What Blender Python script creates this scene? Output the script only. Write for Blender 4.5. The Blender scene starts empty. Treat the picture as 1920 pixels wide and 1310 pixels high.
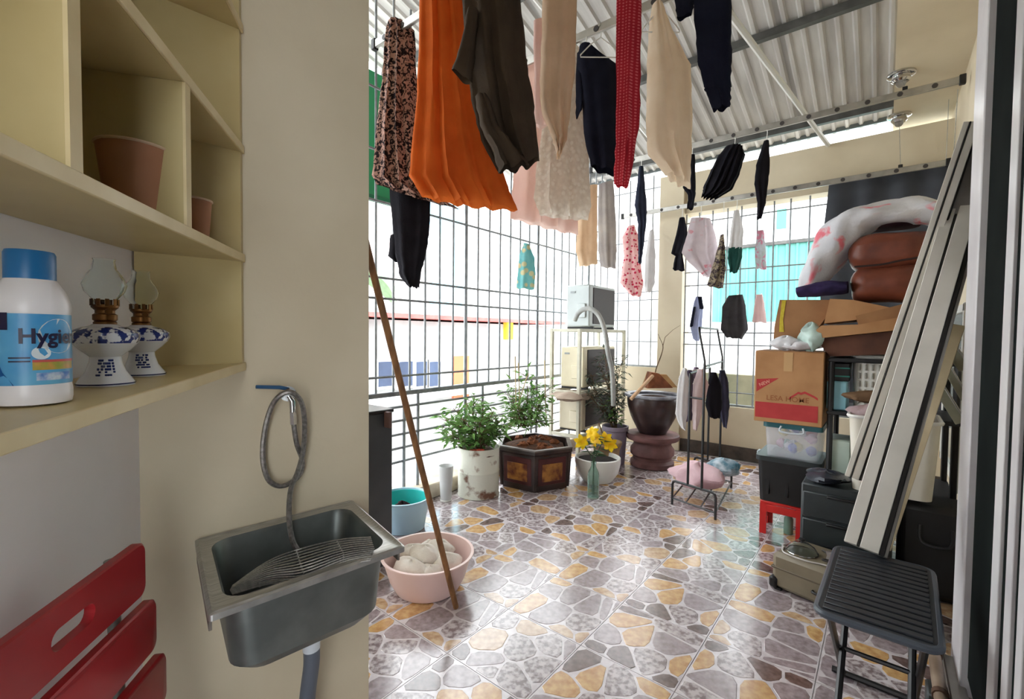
import bpy, bmesh, math, random
from mathutils import Vector, Matrix
random.seed(7)
S = bpy.context.scene
COL = S.collection
# ---------------------------------------------------------------- camera, sky, exposure
F, H = 860.0, 1.32                      # focal length in pixels of the 1920 px frame, eye height
YAW, PIT, ROLL = math.radians(39.1), math.atan(28/860.0), math.radians(.6)
CM = Matrix.Rotation(YAW, 3, 'Z') @ Matrix.Rotation(math.pi/2-PIT, 3, 'X') @ Matrix.Rotation(ROLL, 3, 'Z')
CP = Vector((0, 0, H))
cd = bpy.data.cameras.new('camera'); cam = bpy.data.objects.new('camera', cd); COL.objects.link(cam)
cam.matrix_world = Matrix.Translation(CP) @ CM.to_4x4()
cd.sensor_width = 36; cd.lens = 36*F/1920; cd.clip_start = .02; cd.clip_end = 300
S.camera = cam
w = bpy.data.worlds.new('sky'); S.world = w; w.use_nodes = True
wn = w.node_tree.nodes; wb = wn['Background']
wb.inputs[0].default_value = (.93, .97, 1, 1); wb.inputs[1].default_value = 3.6
S.view_settings.view_transform = 'Standard'; S.view_settings.look = 'None'
S.view_settings.gamma = 1; S.view_settings.use_curve_mapping = False
S.view_settings.exposure = 1.0

# ---------------------------------------------------------------- pixels to places
def ray(x, y): return CM @ Vector(((x-960)/F, -(y-655)/F, -1))
def onZ(x, y, z): d = ray(x, y); return CP + d*((z-H)/d.z)
def onX(x, y, X): d = ray(x, y); return CP + d*(X/d.x)
def onY(x, y, Y): d = ray(x, y); return CP + d*(Y/d.y)
def onV(x, y, P, n): d = ray(x, y); return CP + d*((P[0]*n[0]+P[1]*n[1])/(d.x*n[0]+d.y*n[1]))
def atD(x, y, D): return CP + ray(x, y)*D
def depth_on_Y(x, y, Y): return Y/ray(x, y).y

# ---------------------------------------------------------------- materials
def lin(c):
    o = []
    for v in c[:3]:
        v /= 255.0
        o.append(v/12.92 if v <= .04045 else ((v+.055)/1.055)**2.4)
    return (*o, 1)
MATS = {}
def mat(name, c, c2=None, rough=.6, scale=6, bump=0, bscale=None, metal=0, spec=.5, trans=0, alpha=1, detail=4, lo=.35, hi=.65, transl=0, ior=1.45, stretch=None, coat=0):
    if name in MATS: return MATS[name]
    m = bpy.data.materials.new(name); m.use_nodes = True; MATS[name] = m
    nt = m.node_tree; b = nt.nodes['Principled BSDF']; L = nt.links
    b.inputs['Roughness'].default_value = rough; b.inputs['Metallic'].default_value = metal
    b.inputs['Specular IOR Level'].default_value = spec; b.inputs['IOR'].default_value = ior
    b.inputs['Transmission Weight'].default_value = trans; b.inputs['Alpha'].default_value = alpha
    b.inputs['Coat Weight'].default_value = coat
    b.inputs['Base Color'].default_value = lin(c)
    tc = None
    def coord():
        t = nt.nodes.new('ShaderNodeTexCoord'); mp = nt.nodes.new('ShaderNodeMapping'); L.new(t.outputs['Object'], mp.inputs[0])
        if stretch: mp.inputs['Scale'].default_value = stretch
        return mp.outputs[0]
    csock = None
    if c2 is not None:
        tc = coord()
        n = nt.nodes.new('ShaderNodeTexNoise'); n.inputs['Scale'].default_value = scale; n.inputs['Detail'].default_value = detail
        L.new(tc, n.inputs['Vector'])
        r = nt.nodes.new('ShaderNodeValToRGB'); r.color_ramp.elements[0].position = lo; r.color_ramp.elements[1].position = hi
        r.color_ramp.elements[0].color = lin(c); r.color_ramp.elements[1].color = lin(c2)
        L.new(n.outputs['Fac'], r.inputs[0]); L.new(r.outputs[0], b.inputs['Base Color']); csock = r.outputs[0]
    if bump:
        tc = tc or coord()
        n = nt.nodes.new('ShaderNodeTexNoise'); n.inputs['Scale'].default_value = bscale or scale*6; n.inputs['Detail'].default_value = 3
        L.new(tc, n.inputs['Vector'])
        bp = nt.nodes.new('ShaderNodeBump'); bp.inputs['Strength'].default_value = bump; bp.inputs['Distance'].default_value = .01
        L.new(n.outputs['Fac'], bp.inputs['Height']); L.new(bp.outputs[0], b.inputs['Normal'])
    if transl: add_transl(m, transl)
    return m
def add_transl(m, f):
    nt = m.node_tree; L = nt.links; b = nt.nodes['Principled BSDF']; out = nt.nodes['Material Output']
    t = nt.nodes.new('ShaderNodeBsdfTranslucent'); mx = nt.nodes.new('ShaderNodeMixShader'); mx.inputs[0].default_value = f
    if b.inputs['Base Color'].is_linked: L.new(b.inputs['Base Color'].links[0].from_socket, t.inputs[0])
    else: t.inputs[0].default_value = b.inputs['Base Color'].default_value
    L.new(b.outputs[0], mx.inputs[1]); L.new(t.outputs[0], mx.inputs[2]); L.new(mx.outputs[0], out.inputs[0])
def cloth(name, c, c2=None, transl=.2, scale=7, pat=None, c3=None, ps=30):
    """woven fabric: pat 'spots' (animal print), 'flowers' or 'check'"""
    if name in MATS: return MATS[name]
    m = mat(name, c, c2 or tuple(v*.9 for v in c), rough=.9, scale=scale, bump=.25, bscale=90, spec=.15)
    nt = m.node_tree; L = nt.links; b = nt.nodes['Principled BSDF']
    if pat:
        base = b.inputs['Base Color'].links[0].from_socket
        t = nt.nodes.new('ShaderNodeTexCoord')
        mix = nt.nodes.new('ShaderNodeMix'); mix.data_type = 'RGBA'
        L.new(base, mix.inputs[6]); mix.inputs[7].default_value = lin(c3)
        r = nt.nodes.new('ShaderNodeValToRGB')
        if pat == 'spots':
            n = nt.nodes.new('ShaderNodeTexNoise'); n.inputs['Scale'].default_value = ps; n.inputs['Detail'].default_value = 2; n.inputs['Distortion'].default_value = 1.2
            L.new(t.outputs['Object'], n.inputs['Vector']); L.new(n.outputs['Fac'], r.inputs[0])
            r.color_ramp.elements[0].position = .46; r.color_ramp.elements[1].position = .54
        elif pat == 'blooms':
            n = nt.nodes.new('ShaderNodeTexNoise'); n.inputs['Scale'].default_value = ps; n.inputs['Detail'].default_value = 3; n.inputs['Distortion'].default_value = .8
            L.new(t.outputs['Object'], n.inputs['Vector']); L.new(n.outputs['Fac'], r.inputs[0])
            r.color_ramp.elements[0].position = .58; r.color_ramp.elements[1].position = .68
        elif pat == 'flowers':
            n = nt.nodes.new('ShaderNodeTexVoronoi'); n.inputs['Scale'].default_value = ps
            L.new(t.outputs['Object'], n.inputs['Vector']); L.new(n.outputs['Distance'], r.inputs[0])
            r.color_ramp.elements[0].position = .30; r.color_ramp.elements[1].position = .42
            r.color_ramp.elements[0].color = (1, 1, 1, 1); r.color_ramp.elements[1].color = (0, 0, 0, 1)
        else:
            n = nt.nodes.new('ShaderNodeTexWave'); n.inputs['Scale'].default_value = ps; n.bands_direction = 'Z'
            n2 = nt.nodes.new('ShaderNodeTexWave'); n2.inputs['Scale'].default_value = ps; n2.bands_direction = 'X'
            mm = nt.nodes.new('ShaderNodeMath'); mm.operation = 'MULTIPLY'
            L.new(t.outputs['Object'], n.inputs['Vector']); L.new(t.outputs['Object'], n2.inputs['Vector'])
            L.new(n.outputs['Fac'], mm.inputs[0]); L.new(n2.outputs['Fac'], mm.inputs[1]); L.new(mm.outputs[0], r.inputs[0])
            r.color_ramp.elements[0].position = .3; r.color_ramp.elements[1].position = .6
        L.new(r.outputs[0], mix.inputs[0]); L.new(mix.outputs[2], b.inputs['Base Color'])
    if transl: add_transl(m, transl)
    return m

# ---------------------------------------------------------------- mesh collector
class MB:
    def __init__(s): s.v = []; s.f = []; s.m = []; s.cur = 0
    def add(s, vs, fs):
        o = len(s.v); s.v += [Vector(p) for p in vs]
        for f in fs: s.f.append([i+o for i in f]); s.m.append(s.cur)
        return s
    def xf(s, M, start=0):
        for i in range(start, len(s.v)): s.v[i] = M @ s.v[i]
        return s
    def box(s, c, d, b=0, rz=0, M=None):
        hx, hy, hz = d[0]/2, d[1]/2, d[2]/2; n0 = len(s.v)
        if b <= 0:
            s.add([(x*hx, y*hy, z*hz) for x in (-1, 1) for y in (-1, 1) for z in (-1, 1)],
                  [(0, 1, 3, 2), (4, 6, 7, 5), (0, 4, 5, 1), (2, 3, 7, 6), (0, 2, 6, 4), (1, 5, 7, 3)])
        else:
            b = min(b, hx*.9, hy*.9, hz*.9); vs = []; ix = {}
            for x in (-1, 1):
                for y in (-1, 1):
                    for z in (-1, 1):
                        ix[x, y, z] = len(vs)
                        vs += [(x*hx, y*(hy-b), z*(hz-b)), (x*(hx-b), y*hy, z*(hz-b)), (x*(hx-b), y*(hy-b), z*hz)]
            fs = []
            for q in (-1, 1):
                fs.append([ix[q, a, c_]+0 for a, c_ in ((-1, -1), (1, -1), (1, 1), (-1, 1))])
                fs.append([ix[a, q, c_]+1 for a, c_ in ((-1, -1), (1, -1), (1, 1), (-1, 1))])
                fs.append([ix[a, c_, q]+2 for a, c_ in ((-1, -1), (1, -1), (1, 1), (-1, 1))])
                for p in (-1, 1):
                    fs.append([ix[q, p, -1]+0, ix[q, p, 1]+0, ix[q, p, 1]+1, ix[q, p, -1]+1])
                    fs.append([ix[q, -1, p]+0, ix[q, 1, p]+0, ix[q, 1, p]+2, ix[q, -1, p]+2])
                    fs.append([ix[-1, q, p]+1, ix[1, q, p]+1, ix[1, q, p]+2, ix[-1, q, p]+2])
            for k in ix.values(): fs.append([k, k+1, k+2])
            s.add(vs, fs)
        T = Matrix.Translation(c) @ Matrix.Rotation(rz, 4, 'Z')
        if M is not None: T = M @ T
        return s.xf(T, n0)
    def tube(s, pts, r, seg=8, closed=False, cap=True):
        pts = [Vector(p) for p in pts]; n = len(pts); n0 = len(s.v); rs = r if isinstance(r, (list, tuple)) else [r]*n
        up = None; rings = []
        for i, p in enumerate(pts):
            a = pts[(i-1) % n] if (closed or i > 0) else p; c = pts[(i+1) % n] if (closed or i < n-1) else p
            t = (c-a).normalized()
            if up is None: up = t.orthogonal().normalized()
            else: up = (up - t*up.dot(t)); up = up.normalized() if up.length > 1e-6 else t.orthogonal().normalized()
            bi = t.cross(up); rings.append([p + (up*math.cos(k*2*math.pi/seg) + bi*math.sin(k*2*math.pi/seg))*rs[i] for k in range(seg)])
        fs = []
        for i in range(n if closed else n-1):
            j = (i+1) % n
            for k in range(seg): fs.append((i*seg+k, i*seg+(k+1) % seg, j*seg+(k+1) % seg, j*seg+k))
        if cap and not closed: fs += [tuple(range(seg))[::-1], tuple((n-1)*seg+k for k in range(seg))]
        return s.add([v for q in rings for v in q], fs)
    def lathe(s, prof, seg=24, c=(0, 0, 0), M=None, cap=True):
        n0 = len(s.v); vs = []; fs = []
        for r, z in prof:
            for k in range(seg): a = k*2*math.pi/seg; vs.append((r*math.cos(a), r*math.sin(a), z))
        for i in range(len(prof)-1):
            for k in range(seg): fs.append((i*seg+k, i*seg+(k+1) % seg, (i+1)*seg+(k+1) % seg, (i+1)*seg+k))
        if cap and prof[0][0] > 1e-4: fs.append(tuple(range(seg))[::-1])
        if cap and prof[-1][0] > 1e-4: fs.append(tuple((len(prof)-1)*seg+k for k in range(seg)))
        s.add(vs, fs); T = Matrix.Translation(c)
        if M is not None: T = T @ M
        return s.xf(T, n0)
    def prism(s, poly, z0, z1, M=None):
        n = len(poly); n0 = len(s.v)
        s.add([(p[0], p[1], z0) for p in poly] + [(p[0], p[1], z1) for p in poly],
              [tuple(range(n))[::-1], tuple(range(n, 2*n))] + [(i, (i+1) % n, n+(i+1) % n, n+i) for i in range(n)])
        return s.xf(M, n0) if M is not None else s
    def grid(s, fn, nu, nv, wrap=False):
        vs = [fn(i/nu, j/nv) for j in range(nv+1) for i in range(nu+(0 if wrap else 1))]
        W = nu if wrap else nu+1
        return s.add(vs, [(j*W+i, j*W+(i+1) % W, (j+1)*W+(i+1) % W, (j+1)*W+i) for j in range(nv) for i in range(nu)])
    def blob(s, c, r, seg=14, rings=9, amp=.12, seed=0, flat=0):
        """lumpy closed heap: r = three radii"""
        rn = random.Random(seed); ph = [rn.uniform(0, 6.28) for _ in range(8)]
        def fn(u, v):
            a = u*2*math.pi; b = (v-.5)*math.pi
            k = 1+amp*(math.sin(2*a+ph[0]+2*b)+.7*math.sin(3*a+ph[1]-3*b)+.6*math.sin(5*a+ph[2]+4*b)+.4*math.sin(7*a+ph[3]))*math.cos(b)
            z = math.sin(b)*(1+amp*math.sin(3*a+ph[4]))
            if flat and z < -flat: z = -flat
            return (c[0]+r[0]*math.cos(a)*math.cos(b)*k, c[1]+r[1]*math.sin(a)*math.cos(b)*k, c[2]+r[2]*z)
        return s.grid(fn, seg, rings, wrap=True)
def mesh(name, mb, mats, sharp=38, smooth=True):
    me = bpy.data.meshes.new(name); me.from_pydata([tuple(v) for v in mb.v], [], mb.f)
    for m in (mats if isinstance(mats, (list, tuple)) else [mats]): me.materials.append(m)
    me.polygons.foreach_set('material_index', mb.m)
    bm = bmesh.new(); bm.from_mesh(me); bmesh.ops.recalc_face_normals(bm, faces=bm.faces); bm.to_mesh(me); bm.free()
    if smooth:
        me.polygons.foreach_set('use_smooth', [True]*len(me.polygons)); me.set_sharp_from_angle(angle=math.radians(sharp))
    me.update(); return me
def tag(o, label=None, cat=None, group=None, kind=None):
    if label: o['label'] = label
    if cat: o['category'] = cat
    if group: o['group'] = group
    if kind: o['kind'] = kind
    return o
def link(name, data, parent=None, loc=(0, 0, 0), rz=0):
    o = bpy.data.objects.new(name, data); COL.objects.link(o); o.location = loc; o.rotation_euler = (0, 0, rz)
    if parent is not None: o.parent = parent
    return o
def part(name, mb, mats, parent, label=None, loc=(0, 0, 0), rz=0, **k):      # mesh in the parent's own coordinates
    o = link(name, mesh(name, mb, mats, **k), parent, loc, rz)
    if label: o['label'] = label
    return o
def partw(name, mb, mats, parent, label=None, **k):                          # mesh given in world coordinates
    p = parent; off = Vector((0, 0, 0))
    while p is not None: off += p.location; p = p.parent
    mb.xf(Matrix.Translation(-off)); return part(name, mb, mats, parent, label, **k)
def thing(name, label, cat, loc=(0, 0, 0), rz=0, group=None):
    return tag(link(name, None, None, loc, rz), label, cat, group)
def solo(name, mb, mats, label, cat, origin=None, group=None, kind=None, **k):  # one-mesh thing, mesh in world coordinates
    if origin is None:
        n = len(mb.v); origin = sum(mb.v, Vector())/n; origin.z = min(v.z for v in mb.v)
    mb.xf(Matrix.Translation(-Vector(origin)))
    return tag(link(name, mesh(name, mb, mats, **k), None, origin), label, cat, group, kind)
def struct(name, mb, mats, parent=None, origin=(0, 0, 0), **k):
    mb.xf(Matrix.Translation(-Vector(origin)))
    o = link(name, mesh(name, mb, mats, **k), parent, origin)
    if parent is None: o['kind'] = 'structure'
    return o
def share(name, data, parent, loc=(0, 0, 0), rz=0): return link(name, data, parent, loc, rz)
def text_mb(txt, size, font_bold=0.0):
    cu = bpy.data.curves.new('lettering', 'FONT'); cu.body = txt; cu.size = size; cu.align_x = 'CENTER'; cu.offset = font_bold
    cu.resolution_u = 3
    o = bpy.data.objects.new('lettering', cu); COL.objects.link(o)
    bpy.context.view_layer.update(); me = o.evaluated_get(bpy.context.evaluated_depsgraph_get()).to_mesh()
    mb = MB(); mb.add([v.co.copy() for v in me.vertices], [list(p.vertices) for p in me.polygons])
    bpy.data.objects.remove(o); bpy.data.curves.remove(cu); return mb
def wallseg(p0, p1, z0, z1, t, side=1):
    """upright slab from p0 to p1, thickness t to the left (side 1) or right (-1) of p0>p1"""
    p0 = Vector(p0[:2]); p1 = Vector(p1[:2]); d = (p1-p0).normalized(); n = Vector((-d.y, d.x))*side*t
    return MB().prism([p0, p1, p1+n, p0+n], z0, z1)

# common materials
M_beige = mat('beige_paint', (218, 206, 180), (206, 193, 166), rough=.6, scale=2.2, bump=.06, bscale=60)
M_white = mat('white_paint', (250, 246, 247), (240, 236, 236), rough=.7, scale=3, bump=.05, bscale=50)
M_cream = mat('cream_board', (208, 190, 140), (198, 178, 126), rough=.38, scale=5)
M_creamedge = mat('cream_board_edge', (232, 214, 170), (220, 200, 152), rough=.45, scale=9)
M_steel = mat('brushed_steel', (190, 190, 186), (160, 160, 156), rough=.35, metal=.7, scale=20, stretch=(1, 12, 1))
M_chrome = mat('chrome', (205, 205, 205), rough=.12, metal=1)
M_bar = mat('grey_steel_bar', (146, 151, 154), (120, 124, 128), rough=.45, metal=.4, scale=14)
M_alu = mat('aluminium', (186, 184, 178), (164, 162, 156), rough=.35, metal=.75, scale=9)
M_black = mat('black_plastic', (30, 30, 32), (22, 22, 24), rough=.5, scale=8)
M_blkmetal = mat('black_painted_metal', (26, 26, 28), rough=.35, spec=.6)
M_dark = mat('dark_plastic', (52, 58, 60), (42, 48, 50), rough=.45, scale=6)
M_soil = mat('soil', (98, 62, 40), (58, 36, 24), rough=.95, scale=26, bump=.8, bscale=70)
M_whitepl = mat('white_plastic', (238, 238, 234), (228, 228, 222), rough=.35, scale=6)
M_wood = mat('pole_wood', (150, 106, 66), (112, 76, 46), rough=.6, scale=8, stretch=(6, 6, .6))
M_brass = mat('brass', (128, 86, 44), (70, 48, 28), rough=.4, metal=.8, scale=30)
# ================================================================ THE SETTING
XL, YB, XR = -2.85, 5.35, .40             # left grille, back wall and right wall planes
# ---- floor: a bed with one object for each ceramic tile, the stones of each tile in relief
floor = struct('floor', MB().box((-1.1, 2.0, -.06), (5.6, 7.4, .108)), mat('tile_grout', (206, 202, 204), (186, 180, 182), rough=.5, scale=9))
ST = [mat('stone_ochre', (220, 182, 126), (188, 140, 88), rough=.21, spec=1, ior=1.6, scale=30, detail=6),
      mat('stone_mauve', (178, 164, 168), (140, 126, 130), rough=.21, spec=1, ior=1.6, scale=34, detail=6),
      mat('stone_umber', (122, 102, 98), (90, 72, 68), rough=.21, spec=1, ior=1.6, scale=34, detail=6),
      mat('stone_marble', (200, 190, 192), (128, 112, 114), rough=.21, spec=1, ior=1.6, scale=40, detail=8, lo=.42, hi=.6),
      mat('stone_sand', (214, 186, 150), (178, 140, 104), rough=.21, spec=1, ior=1.6, scale=30, detail=6)]
M_tile = mat('tile_glaze', (226, 220, 224), (206, 196, 200), rough=.21, spec=1, ior=1.6, scale=24)
def clip(poly, n, d):
    out = []
    for i, a in enumerate(poly):
        b = poly[(i+1) % len(poly)]; da = a.dot(n)-d; db = b.dot(n)-d
        if da <= 0: out.append(a)
        if da*db < 0: out.append(a+(b-a)*(da/(da-db)))
    return out
def tile_mesh(seed):
    rn = random.Random(seed); h = .1985; sd = []
    while len(sd) < 11:
        p = Vector((rn.uniform(-h, h), rn.uniform(-h, h)))
        if all((p-q).length > .078+.05*rn.random() for q in sd): sd.append(p)
        elif rn.random() < .003: sd.append(p)
    mb = MB(); mb.cur = 5; mb.box((0, 0, -.005), (2*h, 2*h, .008)); mb.cur = 0
    for i, p in enumerate(sd):
        g = .0050
        poly = [Vector((-h+g, -h+g)), Vector((h-g, -h+g)), Vector((h-g, h-g)), Vector((-h+g, h-g))]
        for j, q in enumerate(sd):
            if j == i or len(poly) < 3: continue
            n = (q-p).normalized(); poly = clip(poly, n, ((p+q)/2).dot(n)-g)
        if len(poly) < 3: continue
        for k in (.2,):                      # round the corners
            poly = [v for a, b in zip(poly, poly[1:]+poly[:1]) for v in (a+(b-a)*k, a+(b-a)*(1-k))]
        mb.cur = rn.choices(range(5), (24, 30, 12, 22, 12))[0]
        c = sum(poly, Vector((0, 0)))/len(poly); n = len(poly); o = len(mb.v)
        mb.add([(v.x, v.y, -.001) for v in poly]+[(c.x+(v.x-c.x)*.97, c.y+(v.y-c.y)*.97, 0) for v in poly],
               [tuple(range(n, 2*n))]+[(i, (i+1) % n, n+(i+1) % n, n+i) for i in range(n)])
    return mesh('tile', mb, ST+[M_tile], smooth=False)
TM = [tile_mesh(s) for s in (3, 11, 24, 31)]
for i in range(-6, 3):
    for j in range(-4, 9):
        x, y = -.37+.4*i, 2.28+.4*j
        if -3.0 < x < .62 and y > .35 and y < 5.45: share('tile', TM[random.randrange(4)], floor, (x, y, 0), random.randrange(4)*math.pi/2)

# ---- pillar wall with the sink, the white wall with the shelf
PA = math.radians(46-39.1); PD = Vector((math.sin(PA), math.cos(PA))); PN = Vector((PD.y, -PD.x))
PE = Vector((-1.315, .872))                                    # free edge of the pillar wall
K = onV(262, 900, PE, PN).to_2d()                               # corner of the two walls
WA = math.radians(-16-39.1); WT = -Vector((math.sin(WA), math.cos(WA))); WN = Vector((-WT.y, WT.x))   # along the wall towards the viewer, out of the wall
struct('wall_pillar', wallseg(K-PD*.3, PE, 0, 4.5, .24, 1), M_beige)
struct('wall_left', wallseg(K, K+WT*3.2, 0, 3.3, .2, -1), M_white)
struct('wall_near', wallseg((-1.5, .70), (-3.0, .70), 0, 4.6, .16, 1), M_beige)
# ---- back wall: sills, column, beam
bw = MB()
XC0, XC1 = onY(1281, 560, YB).x, onY(1237, 560, YB).x           # column edges
XD = onY(1550, 400, YB).x                                       # right end of the open window
bw.box(((XC0+XR)/2, YB+.09, .28), (XR-XC0+.2, .18, .56))
bw.box(((XL+XC1)/2, YB+.09, .47), (XC1-XL+.3, .18, .94))
bw.box(((XC0+XR)/2, YB+.10, 2.945), (XR-XC0+.2, .20, .45))
bw.box(((XC0+XC1)/2, YB+.08, 1.585), (XC0-XC1, .26, 3.17))
struct('wall_back', bw, M_beige)
struct('grime_band_1', MB().box(((XC0+XR)/2, YB-.006, .07), (XR-XC0, .012, .14)), mat('dark_grime', (86, 76, 68), (58, 50, 44), rough=.5, scale=9))  # dark band standing for the grime along the wall foot
# ---- right wall, jamb and slab over it
struct('wall_right', wallseg((XR, 2.9), (XR, 5.6), 0, 3.6, .2, -1), M_beige)
struct('ceiling', MB().box((.70, 3.0, 3.34), (1.4, 5.4, .16)), M_beige)
struct('wall_unseen_side', wallseg((.62, -.40), (.62, 2.9), 0, 3.3, .1, -1), mat('shade_painted_wall', (70, 76, 72), (56, 60, 58), rough=.6, scale=3))  # unseen wall; dark tone stands for shade, near end set to limit light
struct('wall_upper', MB().box((.075, 2.9, 4.1), (.08, 5.4, 1.36)), M_beige)
struct('wall_sky_block', MB().box((-.4, .12, 3.70), (3.6, .16, 2.1)), M_beige)  # unseen wall added to block sky light above the inner ceiling
struct('wall_jamb', MB().box((.52, 2.95, 1.65), (.26, .1, 3.3)), M_beige)
struct('ceiling_unseen', MB().box((-.5, -.75, 2.62), (3.2, 2.9, .12)), M_white)  # unseen ceiling, set low to cut sky light on the pillar wall
# sliding window of the right wall
wf = MB(); wx = XR-.012
for y in (4.0, 5.1): wf.box((wx, y, .95), (.03, .05, 1.2), .004)
for z in (.38, 1.52): wf.box((wx, 4.55, z), (.03, 1.15, .05), .004)
win = struct('window_1', wf, mat('window_frame_white', (228, 228, 222), rough=.35))
part('pane', MB().box((wx+.006, 4.55, .95), (.006, 1.05, 1.1)), mat('window_glass_grey', (176, 182, 178), rough=.1), win)
part('handle', MB().box((wx-.02, 4.08, .78), (.02, .02, .16), .004), M_chrome, win)

# ---- corrugated roof: sheets, purlins and a strut
RS, RZ = .25, 3.365                                               # slope, height at the back edge
def roofz(y): return RZ+RS*(YB+.25-y)
M_roof = mat('corrugated_zinc', (206, 204, 200), (178, 175, 172), rough=.45, metal=.1, scale=3, stretch=(4, .4, 1))
roof = struct('roof', MB().box((-2.05, YB+.2, RZ+.01), (4.1, .02, .07)), mat('roof_flashing', (120, 128, 130), rough=.4, metal=.5))
def sheet(x0, x1):
    mb = MB(); P = .115
    xs = []
    P = (x1-x0)/round((x1-x0)/P); x = x0
    while x < x1-1e-6:
        for f, hgt in ((0, 0), (.30, 0), (.42, .022), (.62, .022), (.74, 0)): xs.append((x+f*P, hgt))
        x += P
    xs.append((x1, 0))
    vs = []; fs = []
    for i, (x, hh) in enumerate(xs):
        for y in (YB+.25, .2): vs += [(x, y, roofz(y)-hh), (x, y, roofz(y)-hh+.006)]
    for i in range(len(xs)-1):
        a, b = i*4, i*4+4
        fs += [(a, b, b+2, a+2), (a+1, a+3, b+3, b+1)]
    return mb.add(vs, fs)
for k, (a, b) in enumerate(((-4.15, -3.2), (-3.23, -2.30), (-2.33, -1.40), (-1.43, -.69), (-.72, .03))):
    part('roof_sheet', sheet(a, b), M_roof, roof, smooth=False)
M_purlin = mat('purlin_grey', (92, 92, 90), (74, 74, 72), rough=.5, metal=.4, scale=8)
for y in (1.7, 2.9, 4.1, 5.3):
    part('purlin', MB().box((-2.05, y, roofz(y)-.055), (4.15, .05, .06)), M_purlin, roof)
a, b = Vector((-.80, 2.6, 3.22)), Vector((-.475, 5.34, 3.16))
part('strut', MB().tube([a, b], .02, 8), mat('strut_white', (224, 226, 222), rough=.4), roof)
part('strut', MB().tube([(-2.0, 2.4, 3.75), (-1.9, 5.34, 3.2)], .02, 8), MATS['strut_white'], roof)

# ================================================================ SECURITY GRILLES
def vbar(r, h): return mesh('bar', MB().tube([(0, 0, 0), (0, 0, h)], r, 6), M_bar)
def hbar(r, l): return mesh('bar', MB().tube([(0, 0, 0), (l, 0, 0)], r, 6), M_bar)
gr = thing('balcony_grille', 'tall grey steel security grille along the left side of the balcony', 'grille', (XL, 1.2, .12))
ylast = 5.3
def gy(px, py=600): return onX(px, py, XL).y
y0 = gy(873); sp = .152
thin = vbar(.009, 2.9); thick = vbar(.016, 3.3); low = vbar(.013, .74)
k = -12
while True:
    y = y0+k*sp; k += 1
    if y < 1.2: continue
    if y > ylast: break
    if (k-1) % 7 == 0:
        share('post', thick, gr, (0, y-1.2, 0))
    else: share('vertical_bar', thin, gr, (0, y-1.2, .74))
for y in [gy(757, 850), gy(783, 850)]+[gy(783, 850)+.75*i for i in (1, 2, 3)]: share('rail_post', low, gr, (.0, y-1.2, 0))
L = ylast-1.2
rows = [onX(873, py, XL).z for py in (422, 540, 572, 695)]+[2.62, 3.05]
hb = hbar(.009, L); lowb = hbar(.010, L)
for z in rows: share('horizontal_bar', hb, gr, (.012, 0, z-.12), math.pi/2)
zr = onX(873, 723, XL).z
part('top_rail', MB().box((0, L/2, zr-.12), (.05, L, .035), .006), M_bar, gr)
for i in range(5): share('lower_bar', lowb, gr, (.0, 0, zr-.12-.105*(i+1)), math.pi/2)
struct('kerb_left', MB().box((XL-.02, 3.15, .06), (.2, 4.6, .12), .01), mat('kerb_cement', (196, 184, 164), (160, 148, 130), rough=.8, scale=7, bump=.2))

def back_grille(x0, x1, z0, z1, rows, label, step=.149, xs=None):
    g = thing('window_grille', label, 'grille', (x0, YB+.05, z0))
    vb = vbar(.0085, z1-z0); hb = hbar(.007, x1-x0)
    x = x0+.01
    for x in (xs or [x0+.02+step*i for i in range(int((x1-x0)/step)+1)]):
        if x0 <= x <= x1: share('vertical_bar', vb, g, (x-x0, 0, 0))
    for z in rows: share('horizontal_bar', hb, g, (0, -.012, z-z0))
    fr = MB()
    part('bottom_rail', MB().box(((x1-x0)/2, 0, .012), (x1-x0, .03, .024)), M_bar, g)
    return g
xs = [onY(p, 500, YB).x for p in (1283, 1307, 1332, 1360, 1386, 1416, 1447, 1478, 1514, 1551)]
back_grille(XC0, XR-.02, .56, 2.72, [onY(1416, p, YB).z for p in (400, 501, 528, 624, 648, 740)], 'grey steel window grille right of the beige column', xs=xs+[xs[-1]+.149*i for i in range(1, 8)])
back_grille(XL+.02, XC1, .94, 3.25, [onY(1200, p, YB).z for p in (356, 452, 547, 562, 600, 640)], 'narrow grey steel window grille left of the beige column')

# ================================================================ OUTSIDE
M_out = mat('far_white_wall', (240, 240, 238), (228, 228, 226), rough=.8, scale=1)
M_blue = mat('far_pale_blue_wall', (150, 214, 232), (166, 222, 236), rough=.8, scale=1)
M_red = mat('far_red_flashing', (214, 110, 104), (196, 92, 88), rough=.6, scale=3)
M_grey = mat('far_grey_wall', (176, 176, 174), (156, 156, 156), rough=.8, scale=.8)
M_pane = mat('far_window_glass', (70, 84, 112), (48, 58, 82), rough=.15, scale=.6)
M_teal = mat('teal_sheet', (104, 172, 162), (88, 156, 146), rough=.45, scale=2)
X1 = -9.0
h = thing('low_house', 'low pale house with red roof edge and blue-grey windows seen through left grille', 'building', (X1, 4, -5))
zt = onX(700, 590, X1).z
part('wall', MB().box((-2, 4.2, (zt+5)/2-.05), (4, 10.4, zt+5-.1)), M_grey, h)
rf = part('roof', MB().box((-1.9, 4.2, zt+5), (4.5, 10.8, .10)), M_red, h)
for a_, b_ in ((706, 736), (745, 770), (777, 797), (802, 822)):
    p0, p1 = onX(a_, 678, X1), onX(b_, 722, X1)
    wdw = partw('window', MB().box((X1+.03, (p0.y+p1.y)/2, (p0.z+p1.z)/2), (.08, abs(p1.y-p0.y)+.14, abs(p0.z-p1.z)+.14), .01), M_out, h)
    partw('pane', MB().box((X1+.06, (p0.y+p1.y)/2, (p0.z+p1.z)/2), (.04, abs(p1.y-p0.y), abs(p0.z-p1.z))), M_pane, wdw)
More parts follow.
